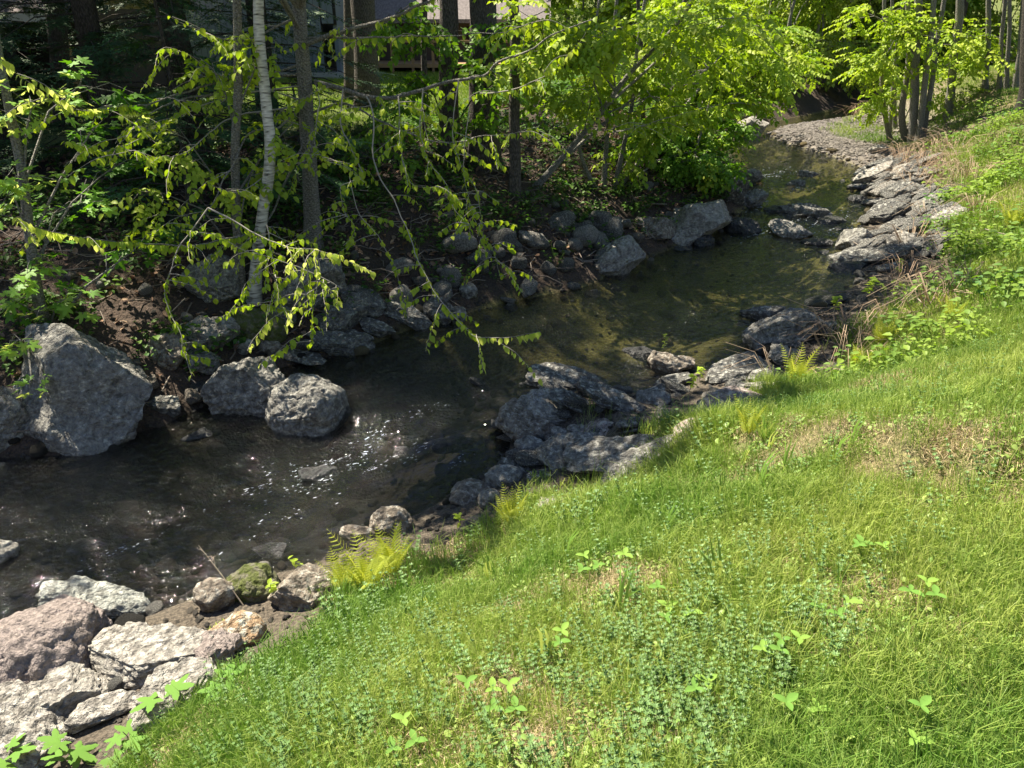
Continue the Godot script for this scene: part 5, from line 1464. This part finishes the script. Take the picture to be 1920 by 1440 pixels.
func build_litter() -> void:
	var dead := leaf_shape(0.06, 0.04, [0.3, 1.0, 0.9, 0.0], 0.7, -0.4).mesh()
	var places := []
	var colors := PackedColorArray()
	for k in 16000:
		var z := rng.randf_range(-15.0, -3.5)
		var x := rng.randf_range(-9.0, 5.0)
		var d := look(sdf, x, z)
		if on_near(x, z) or d < 0.25 or d > 4.5:
			continue
		places.append(Transform3D(Basis.from_euler(Vector3(rng.randf_range(-0.6, 0.6), rng.randf() * TAU, rng.randf_range(-0.6, 0.6))) * rng.randf_range(0.7, 1.3), Vector3(x, ground(x, z) + 0.012, z)))
		colors.append(Color(0.24, 0.13, 0.075).lerp(Color(0.36, 0.25, 0.16), rng.randf()) * rng.randf_range(0.5, 1.2))
	tag(many(dead, "leaf_litter", mats.litter, places, colors), "brown fallen leaves covering the wooded far bank", "leaf litter")
	var stick := Shape.new()
	stick.tube(PackedVector3Array([Vector3(-0.5, 0, 0), Vector3(-0.1, 0.05, 0.04), Vector3(0.2, 0.02, -0.03), Vector3(0.5, 0.06, 0.02)]), PackedFloat32Array([0.014, 0.012, 0.009, 0.004]), 4)
	places = []
	colors = PackedColorArray()
	for k in 4500:
		var z := rng.randf_range(-14.0, -4.0)
		var x := rng.randf_range(-7.0, 8.0)
		var d := look(sdf, x, z)
		var near_ := on_near(x, z)
		if d < 0.15 or d > (1.5 if near_ else 3.5) or (near_ and z > -6):
			continue
		var l := rng.randf_range(0.1, 0.6)
		places.append(Transform3D(Basis.from_euler(Vector3(rng.randf() * TAU, rng.randf() * TAU, rng.randf_range(-0.5, 0.5))) * Basis.from_scale(Vector3(l, 0.35 + l * 0.3, 0.35 + l * 0.3)), Vector3(x, ground(x, z) + 0.03, z)))
		colors.append(Color(0.3, 0.25, 0.2).lerp(Color(0.14, 0.11, 0.09), rng.randf()))
	tag(many(stick.mesh(), "twig_litter", mats.litter, places, colors), "fallen grey twigs scattered over the banks", "twigs")
	# low green plants on the far bank
	var plant := herb(leaf_shape(0.05, 0.035, [0.3, 1.0, 0.8, 0.0]), 10, 0.14, 0.1).mesh()
	places = []
	colors = PackedColorArray()
	for k in 11000:
		var z := rng.randf_range(-20.0, -4.5)
		var x := rng.randf_range(-8.0, 7.0)
		var d := look(sdf, x, z)
		if on_near(x, z) or d < 0.25 or d > 4.5 or hn.get_noise_2d(x * 50, z * 50) < 0.02 - 0.2 * smoothstep(-6.5, -9.0, z):
			continue
		places.append(Transform3D(Basis(Vector3.UP, rng.randf() * TAU) * rng.randf_range(0.7, 1.6), Vector3(x, ground(x, z), z)))
		colors.append(Color(0.06, 0.15, 0.03).lerp(Color(0.15, 0.26, 0.04), rng.randf()))
	tag(many(plant, "undergrowth", mats.leaf, places, colors), "low green seedlings under the trees of the far bank", "undergrowth")


# ---------------------------------------------------------------- lawn
func build_lawn() -> void:
	var tufts := []
	for k in 4:
		tufts.append(grass_tuft(32, 0.075, 0.075 + 0.025 * k, 0.0026, 0.6 + 0.15 * k).mesh())
	var thick := grass_tuft(26, 0.16, 0.09, 0.007).mesh()
	var straw := grass_tuft(24, 0.08, 0.05, 0.0024, 1.8).mesh()
	var clover := herb(leaf_shape(0.02, 0.017, [0.3, 1.0, 0.9, 0.3]), 16, 0.05, 0.07).mesh()
	var whorl := whorl_plant(0.13, 5, leaf_shape(0.014, 0.0045, [0.4, 1.0, 0.9, 0.0], 0.2, 0.1)).mesh()
	var sets := {}
	var cols := {}
	for n in ["a", "b", "c", "d", "far", "straw", "clover", "whorl"]:
		sets[n] = []
		cols[n] = PackedColorArray()
	var patchy := FastNoiseLite.new()
	patchy.seed = 77
	patchy.frequency = 0.9
	patchy.fractal_octaves = 3
	for k in 150000:
		var z := -0.5 - 19.0 * pow(rng.randf(), 1.7)
		var x := rng.randf_range(-2.8, 1.6 - z * 0.78)
		var d := look(sdf, x, z)
		var edge := 0.22 * patchy.get_noise_2d(x * 0.9 + 40, z * 0.9) + (0.5 + 0.75 * exp(-pow((x - 0.95) / 0.7, 2)) if z > -5.5 else 0.78)
		if z < -7.0:
			edge += 0.35
		if not on_near(x, z) or d < edge:
			continue
		if z > -3.3 and x < -0.9 and d < 0.95:
			continue
		var dist := Vector2(x, z).length()
		if dist > 4.5 and rng.randf() > 5.5 / (dist + 1.0):
			continue
		var q := patchy.get_noise_2d(x, z)
		var q2 := patchy.get_noise_2d(x * 0.6 + 200, z * 0.6)
		var kind := "abcd"[rng.randi() % 4]
		if rng.randf() < clampf(0.16 + 0.75 * q + 0.25 * smoothstep(0.3, 1.6, x) * smoothstep(-3.6, -2.0, z), 0.03, 0.85):
			kind = "straw"
		elif rng.randf() < 0.10:
			kind = "clover"
		elif z > -5.0 and d < 3.0 and rng.randf() < 0.03 + 0.22 * (exp(-pow((x - 0.45) / 0.5, 2) - pow((z + 1.75) / 0.55, 2)) + 0.55 * exp(-pow((x + 0.65) / 0.45, 2) - pow((z + 2.35) / 0.6, 2))):
			kind = "whorl"
		if dist > 7.0 and kind != "straw":
			kind = "far"
		if q > 0.2 and kind in "abcd" and rng.randf() < 0.6:
			continue
		var size := rng.randf_range(0.7, 1.2) * (1.25 if d < edge + 0.5 else 0.95) * (1.0 + 0.3 * patchy.get_noise_2d(x * 1.3 - 90, z * 1.3))
		var up := (Vector3.UP + slope_up(x, z)).normalized()
		var b := Basis(Quaternion(Vector3.UP, up)) * Basis(Vector3.UP, rng.randf() * TAU) * size
		sets[kind].append(Transform3D(b, Vector3(x, ground(x, z) - 0.004, z)))
		var c := Color(0.19, 0.33, 0.06).lerp(Color(0.42, 0.49, 0.12), clampf(0.5 + 0.9 * q2 + rng.randf_range(-0.35, 0.35), 0, 1))
		if kind == "straw":
			c = Color(0.55, 0.46, 0.28).lerp(Color(0.42, 0.32, 0.17), rng.randf())
		elif kind == "whorl":
			c = Color(0.19, 0.31, 0.11).lerp(Color(0.12, 0.22, 0.06), rng.randf())
		elif kind == "clover":
			c = Color(0.20, 0.33, 0.08).lerp(Color(0.32, 0.41, 0.11), rng.randf())
		cols[kind].append(c * rng.randf_range(0.85, 1.15))
	var names := {"a": ["grass", "short green grass of the lawn"], "b": ["grass", "short green grass of the lawn"], "c": ["grass", "short green grass of the lawn"], "d": ["grass", "short green grass of the lawn"], "far": ["grass", "green grass of the lawn along the upper bank"], "straw": ["dry_grass", "dead straw-coloured grass showing in patches of the lawn"], "clover": ["clover", "low round-leaved clover mixed through the lawn"], "whorl": ["bedstraw", "bluish-green whorled weeds spreading over the lawn's lower edge"]}
	var shapes := {"a": tufts[0], "b": tufts[1], "c": tufts[2], "d": tufts[3], "far": thick, "straw": straw, "clover": clover, "whorl": whorl}
	for n in sets:
		tag(many(shapes[n], names[n][0], mats.straw if n == "straw" else mats.blade, sets[n], cols[n]), names[n][1], names[n][0].replace("_", " "))
	# taller thin blades standing above the rest
	var tall := grass_tuft(7, 0.06, 0.26, 0.0038, 0.75).mesh()
	var tp := []
	var tc := PackedColorArray()
	for k in 5200:
		var z := rng.randf_range(-9.0, -0.8)
		var x := rng.randf_range(-2.4, 1.4 - z * 0.7)
		var d := look(sdf, x, z)
		if not on_near(x, z) or d < 0.55 or d > 3.2 or rng.randf() < 0.25 + 0.22 * d or patchy.get_noise_2d(x * 0.8 + 11, z * 0.8) < -0.05:
			continue
		if z > -3.3 and x < -0.9 and d < 1.0:
			continue
		tp.append(Transform3D(Basis(Vector3.UP, rng.randf() * TAU) * rng.randf_range(0.55, 1.05), Vector3(x, ground(x, z), z)))
		tc.append(Color(0.18, 0.31, 0.07).lerp(Color(0.42, 0.48, 0.15), rng.randf()))
	tag(many(tall, "tall_grass", mats.blade, tp, tc), "taller thin grass stalks standing out of the lawn", "grass")
	# grass beyond the far bank in front of the barn
	var places := []
	var colors := PackedColorArray()
	for k in 9000:
		var z := rng.randf_range(-24.0, -12.0)
		var x := rng.randf_range(-12.0, 3.5)
		if on_near(x, z) or look(sdf, x, z) < 4.0:
			continue
		places.append(Transform3D(Basis(Vector3.UP, rng.randf() * TAU) * rng.randf_range(0.7, 1.2), Vector3(x, ground(x, z), z)))
		colors.append(Color(0.20, 0.32, 0.04).lerp(Color(0.36, 0.42, 0.07), rng.randf()))
	tag(many(thick, "grass", mats.blade, places, colors), "sunny mown grass in front of the grey barn", "grass")
	# leafy cover and dead stems on the steep bank beside the slab pile
	var cover := herb(leaf_shape(0.055, 0.036, [0.3, 1.0, 0.8, 0.0]), 14, 0.2, 0.14).mesh()
	var brush := Shape.new()
	for k in 12:
		var d := rand_dir(0) * 0.5
		brush.tube(PackedVector3Array([d * 0.2, d * 0.5 + Vector3(0, 0.22, 0), d + Vector3(0, 0.3 * rng.randf(), 0)]), PackedFloat32Array([0.004, 0.003, 0.0015]), 3)
	places = []
	colors = PackedColorArray()
	var bp := []
	var bc := PackedColorArray()
	for k in 16000:
		var z := rng.randf_range(-24.0, -5.2)
		var x := rng.randf_range(2.0, 14.0)
		var d := look(sdf, x, z)
		if not on_near(x, z) or d < 0.55 or d > 2.3:
			continue
		var bar := exp(-pow(pow((x - 7.0) / 1.5, 2) + pow((z + 16.7) / 2.9, 2), 2))
		if bar > 0.3:
			continue
		var q := patchy.get_noise_2d(x * 0.7 + 31, z * 0.7)
		var brown := exp(-pow(z + 12.9, 2) / 1.6) * smoothstep(1.7, 1.0, d)
		if rng.randf() < brown * 0.9 or (q < -0.22 and d < 1.4):
			if rng.randf() < 0.35:
				bp.append(Transform3D(Basis(Vector3.UP, rng.randf() * TAU) * rng.randf_range(0.6, 1.2), Vector3(x, ground(x, z), z)))
				bc.append(Color(0.36, 0.24, 0.16).lerp(Color(0.5, 0.38, 0.26), rng.randf()))
			continue
		if rng.randf() < smoothstep(0.55, 1.1, d) * (0.45 + q):
			places.append(Transform3D(Basis(Vector3.UP, rng.randf() * TAU) * rng.randf_range(0.6, 1.3), Vector3(x, ground(x, z), z)))
			colors.append(Color(0.10, 0.22, 0.06).lerp(Color(0.28, 0.40, 0.06), clampf(0.5 + q + rng.randf_range(-0.3, 0.3), 0, 1)))
	tag(many(cover, "bank_plants", mats.leaf, places, colors), "leafy wild plants covering the steep lawn-side bank", "plants")
	tag(many(brush.mesh(), "dead_brush", mats.litter, bp, bc), "brown dead stems on the bank under the many-trunked clump", "brush")


# ---------------------------------------------------------------- single plants
func fern(at: Vector2, high: float, n: int, mat: Material, label: String, reach := 0.35) -> void:
	var o := Vector3(at.x, ground(at.x, at.y), at.y)
	var root := base("fern", o)
	tag(root, label, "fern")
	for v in 2:
		var m := frond_shape(high * (1.0 - 0.25 * v), high * 0.24).mesh()
		for k in range(v, n, 2):
			var a := TAU * (k + rng.randf() * 0.6) / n
			var b := Basis(Vector3.UP, a) * Basis(Vector3.RIGHT, rng.randf_range(-0.1, reach)) * rng.randf_range(0.75, 1.1)
			put(m, "frond", mat, root, Transform3D(b, Vector3(sin(a), 0, cos(a)) * 0.02))


func stalk_plant(called: String, label: String, category: String, at: Vector3, tip: Vector3, n: int, leaf: Mesh, mat: Material, stem_mat: Material, size: float) -> void:
	var root := base(called, at)
	tag(root, label, category)
	var s := Shape.new()
	var bend := tip * 0.5 + Vector3(0.02, 0.04, 0)
	s.tube(PackedVector3Array([Vector3(0, -0.03, 0), bend, tip]), PackedFloat32Array([0.004, 0.003, 0.0015]), 5)
	put(s.mesh(), "stem", stem_mat, root)
	for k in n:
		var t := 0.3 + 0.7 * k / maxf(1, n - 1)
		var p := (bend * 2 * t * (1 - t) * 2.0 * 0.5 + tip * t * t) if t < 1 else tip
		p = Vector3(0, -0.03, 0).lerp(bend, t).lerp(bend.lerp(tip, t), t)
		var d := rand_dir(0.3) + Vector3(0, 0.1, 0)
		put(leaf, "leaf", mat, root, facing(d, (Vector3.UP + rand_dir() * 0.35).normalized(), p, size * rng.randf_range(0.7, 1.2)))


func build_plants() -> void:
	for f in FERNS:
		fern(Vector2(f[0], f[1]), f[2], f[3], mats.fern if f[4] == 1 else mats.fern_green, f[5])
	var lobed := lobed_leaf(1.0).mesh()
	var oval := leaf_shape(1.0, 0.55, [0.25, 0.85, 1.0, 0.7, 0.0], 0.3, 0.2).mesh()
	for p in LOBED:
		stalk_plant("lobed_leaf_plant", p[4], "plant", Vector3(p[0], ground(p[0], p[1]), p[1]), Vector3(rng.randf_range(-0.05, 0.05), p[2], rng.randf_range(-0.05, 0.03)), p[3] + 1, lobed, mats.weed_a, mats.dead, 0.15)
	for p in SEEDLINGS:
		stalk_plant("seedling", p[4], "plant", Vector3(p[0], ground(p[0], p[1]) + p[5], p[1]), Vector3(p[6], p[2], 0.02), p[3], oval, mats.leaf_b, mats.twig, p[7])
	# dead twig standing in front of the near shallows
	var dt: Array = DEAD_TWIG
	var o := Vector3(dt[0][0], dt[0][1], dt[0][2])
	var root := base("dead_twig", o)
	tag(root, "bare dead twig leaning over the near shallows", "twig")
	var s := Shape.new()
	var tip := Vector3(dt[1][0], dt[1][1], dt[1][2]) - o
	s.tube(PackedVector3Array([Vector3.ZERO, tip * 0.5 + Vector3(0.006, 0.0, 0), tip]), PackedFloat32Array([0.0045, 0.0035, 0.0018]), 6)
	put(s.mesh(), "stem", mats.dead, root)
	for k in 7:
		var q := Shape.new()
		var a := tip * (0.35 + 0.09 * k)
		var d := rand_dir(0.6) * rng.randf_range(0.04, 0.08)
		q.tube(PackedVector3Array([a, a + d * 0.6 + Vector3(0, 0.012, 0), a + d]), PackedFloat32Array([0.0018, 0.0013, 0.0008]), 4)
		put(q.mesh(), "side_twig", mats.dead, root)
	# tussocks of longer grass by the rocks
	for t in TUSSOCKS:
		var n := int(t[3])
		var g := grass_tuft(n, t[4], t[2], 0.005, 0.8)
		var m := put(g.mesh(), "grass_tussock", mats.fern_green if t[5] == 0 else mats.leaf_b, self, Transform3D(Basis(), Vector3(t[0], ground(t[0], t[1]) - 0.01, t[1])))
		tag(m, t[6], "grass tussock")
	# three-leaved weeds scattered in the lawn
	for w in WEEDS:
		var r := base("three_leaved_weed", Vector3(w[0], ground(w[0], w[1]), w[1]))
		tag(r, "bright three-leaved weed standing above the short lawn grass", "weed", "weeds in the lawn")
		var turn := rng.randf() * TAU
		for k in 2 + rng.randi() % 2:
			var h := rng.randf_range(0.06, 0.11)
			var c := Vector3(cos(turn + k * 2.3), 0, sin(turn + k * 2.3)) * 0.045 + Vector3(0, h, 0)
			var q := Shape.new()
			q.tube(PackedVector3Array([Vector3.ZERO, c]), PackedFloat32Array([0.0016, 0.0012]), 4)
			put(q.mesh(), "stem", mats.weed_a, r)
			for e in 3:
				var a := turn + k + TAU * e / 3.0
				put(oval, "leaf", [mats.weed_a, mats.weed_b][k % 2], r, facing(Vector3(cos(a), 0.35, sin(a)), Vector3.UP, c, rng.randf_range(0.028, 0.045)))
	# single long blades
	var long_blade := Shape.new()
	for k in 5:
		blade(long_blade, rand_dir(0) * 0.012, rand_dir(0) * rng.randf_range(0.2, 0.7), rng.randf_range(0.16, 0.3), 0.011)
	var lb := long_blade.mesh()
	for b in BLADES:
		var m := put(lb, "broad_grass", mats.fern_green, self, Transform3D(Basis(Vector3.UP, rng.randf() * TAU) * rng.randf_range(0.7, 1.1), Vector3(b[0], ground(b[0], b[1]), b[1])))
		tag(m, "clump of broad long grass blades rising above the lawn", "grass clump", "broad grass in the lawn")


# ---------------------------------------------------------------- buildings behind the far bank
func build_houses() -> void:
	var board := plain(lin(0.16, 0.19, 0.23), 0.85)
	var dark := plain(lin(0.02, 0.018, 0.016), 0.9)
	var sill := plain(lin(0.42, 0.42, 0.39), 0.9)
	var shingle := plain(lin(0.34, 0.29, 0.28), 0.9)
	shingle.albedo_texture = noise_tex(0.05, 4, [[0.0, grey(0.6)], [0.5, grey(0.8)], [1.0, grey(1.0)]], FastNoiseLite.TYPE_SIMPLEX_SMOOTH, 91, 256)
	shingle.uv1_triplanar = true
	var wood := plain(lin(0.36, 0.22, 0.11), 0.85)
	var white := plain(lin(0.7, 0.7, 0.68), 0.7)
	# barn
	var y := 1.42
	var root := base("barn", Vector3(-6.0, y, -21.0))
	tag(root, "grey-blue board barn behind the birch and beech", "barn")
	var b := Shape.new()
	b.box(Vector3(-2.6, 0, -5.0), Vector3(1.75, 0.16, 0.04))
	put(b.mesh(), "foundation", sill, root)
	b = Shape.new()
	b.box(Vector3(-2.5, 0.16, -4.9), Vector3(-2.4, 4.2, -0.06))
	b.box(Vector3(1.56, 0.16, -4.9), Vector3(1.66, 4.2, -0.06))
	b.box(Vector3(-2.4, 0.16, -4.9), Vector3(1.56, 4.2, -4.8))
	put(b.mesh(), "wall", board, root)
	var front := Shape.new()
	front.box(Vector3(-2.5, 0.16, -0.06), Vector3(1.3, 4.2, 0.0))
	front.box(Vector3(1.3, 1.25, -0.06), Vector3(1.66, 4.2, 0.0))
	var wall := put(front.mesh(), "wall", dark, root)
	var plank := BoxMesh.new()
	plank.size = Vector3(0.135, 4.02, 0.03)
	for k in 26:
		put(plank, "board", board, wall, Transform3D(Basis(), Vector3(-2.42 + 0.145 * k, 2.18, 0.018)))
	plank = BoxMesh.new()
	plank.size = Vector3(0.135, 2.9, 0.03)
	for k in 2:
		put(plank, "board", board, wall, Transform3D(Basis(), Vector3(1.38 + 0.145 * k, 2.73, 0.018)))
	var roof := Shape.new()
	roof.quad(Vector3(-2.8, 4.0, 0.4), Vector3(-2.8, 6.0, -2.5), Vector3(2.0, 6.0, -2.5), Vector3(2.0, 4.0, 0.4))
	roof.quad(Vector3(2.0, 4.0, -5.3), Vector3(2.0, 6.0, -2.5), Vector3(-2.8, 6.0, -2.5), Vector3(-2.8, 4.0, -5.3))
	roof.quad(Vector3(2.0, 3.9, 0.4), Vector3(2.0, 5.9, -2.5), Vector3(-2.8, 5.9, -2.5), Vector3(-2.8, 3.9, 0.4))
	roof.quad(Vector3(-2.8, 4.0, 0.4), Vector3(2.0, 4.0, 0.4), Vector3(2.0, 3.9, 0.4), Vector3(-2.8, 3.9, 0.4))
	put(roof.mesh(), "roof", shingle, root)
	# cabin with a deck
	root = base("cabin", Vector3(-1.7, y, -24.5))
	tag(root, "dark cabin with pale roof and wooden deck behind the trunks", "cabin")
	b = Shape.new()
	b.box(Vector3(-2.2, 0, -4.0), Vector3(2.4, 1.5, 0.0))
	put(b.mesh(), "wall", plain(lin(0.09, 0.07, 0.055), 0.9), root)
	roof = Shape.new()
	roof.quad(Vector3(-2.6, 1.35, 0.6), Vector3(-2.6, 3.4, -2.2), Vector3(2.8, 3.4, -2.2), Vector3(2.8, 1.35, 0.6))
	roof.quad(Vector3(2.8, 1.25, 0.6), Vector3(2.8, 3.3, -2.2), Vector3(-2.6, 3.3, -2.2), Vector3(-2.6, 1.25, 0.6))
	roof.quad(Vector3(-2.6, 1.35, 0.6), Vector3(2.8, 1.35, 0.6), Vector3(2.8, 1.25, 0.6), Vector3(-2.6, 1.25, 0.6))
	roof.quad(Vector3(2.8, 1.35, -5.0), Vector3(2.8, 3.4, -2.2), Vector3(-2.6, 3.4, -2.2), Vector3(-2.6, 1.35, -5.0))
	put(roof.mesh(), "roof", shingle, root)
	b = Shape.new()
	b.box(Vector3(-2.2, 0.15, 0.05), Vector3(2.4, 0.25, 1.6))
	put(b.mesh(), "deck", wood, root)
	b = Shape.new()
	b.box(Vector3(-2.2, 0.78, 1.5), Vector3(2.4, 0.84, 1.58))
	put(b.mesh(), "rail", wood, root)
	var post := BoxMesh.new()
	post.size = Vector3(0.07, 0.78, 0.07)
	for k in 9:
		put(post, "post", wood, root, Transform3D(Basis(), Vector3(-2.15 + 0.56 * k, 0.39, 1.54)))
	b = Shape.new()
	b.box(Vector3(0.4, 0.5, 0.0), Vector3(1.2, 1.15, 0.03))
	put(b.mesh(), "window", dark, root)
	# open shed at upper left
	root = base("shed", Vector3(-9.6, y, -14.6))
	tag(root, "open shed with pinkish roof at the upper left corner", "shed")
	roof = Shape.new()
	roof.quad(Vector3(-3.0, 1.55, 0.5), Vector3(-3.0, 3.3, -2.5), Vector3(2.2, 3.3, -2.5), Vector3(2.2, 1.55, 0.5))
	roof.quad(Vector3(2.2, 1.47, 0.5), Vector3(2.2, 3.22, -2.5), Vector3(-3.0, 3.22, -2.5), Vector3(-3.0, 1.47, 0.5))
	roof.quad(Vector3(2.2, 1.55, -5.5), Vector3(2.2, 3.3, -2.5), Vector3(-3.0, 3.3, -2.5), Vector3(-3.0, 1.55, -5.5))
	put(roof.mesh(), "roof", shingle, root)
	b = Shape.new()
	b.box(Vector3(-3.0, 1.40, 0.5), Vector3(2.2, 1.53, 0.54))
	put(b.mesh(), "fascia", white, root)
	b = Shape.new()
	b.box(Vector3(-2.8, 0, -4.6), Vector3(2.0, 1.6, -4.5))
	b.box(Vector3(-2.8, 0, -4.5), Vector3(-2.7, 1.6, -0.2))
	b.box(Vector3(1.9, 0, -4.5), Vector3(2.0, 1.6, -0.2))
	put(b.mesh(), "wall", plain(lin(0.06, 0.045, 0.035), 0.9), root)
	post = BoxMesh.new()
	post.size = Vector3(0.12, 1.5, 0.12)
	for k in 4:
		put(post, "post", wood, root, Transform3D(Basis(), Vector3(-2.7 + 1.55 * k, 0.75, 0.2)))
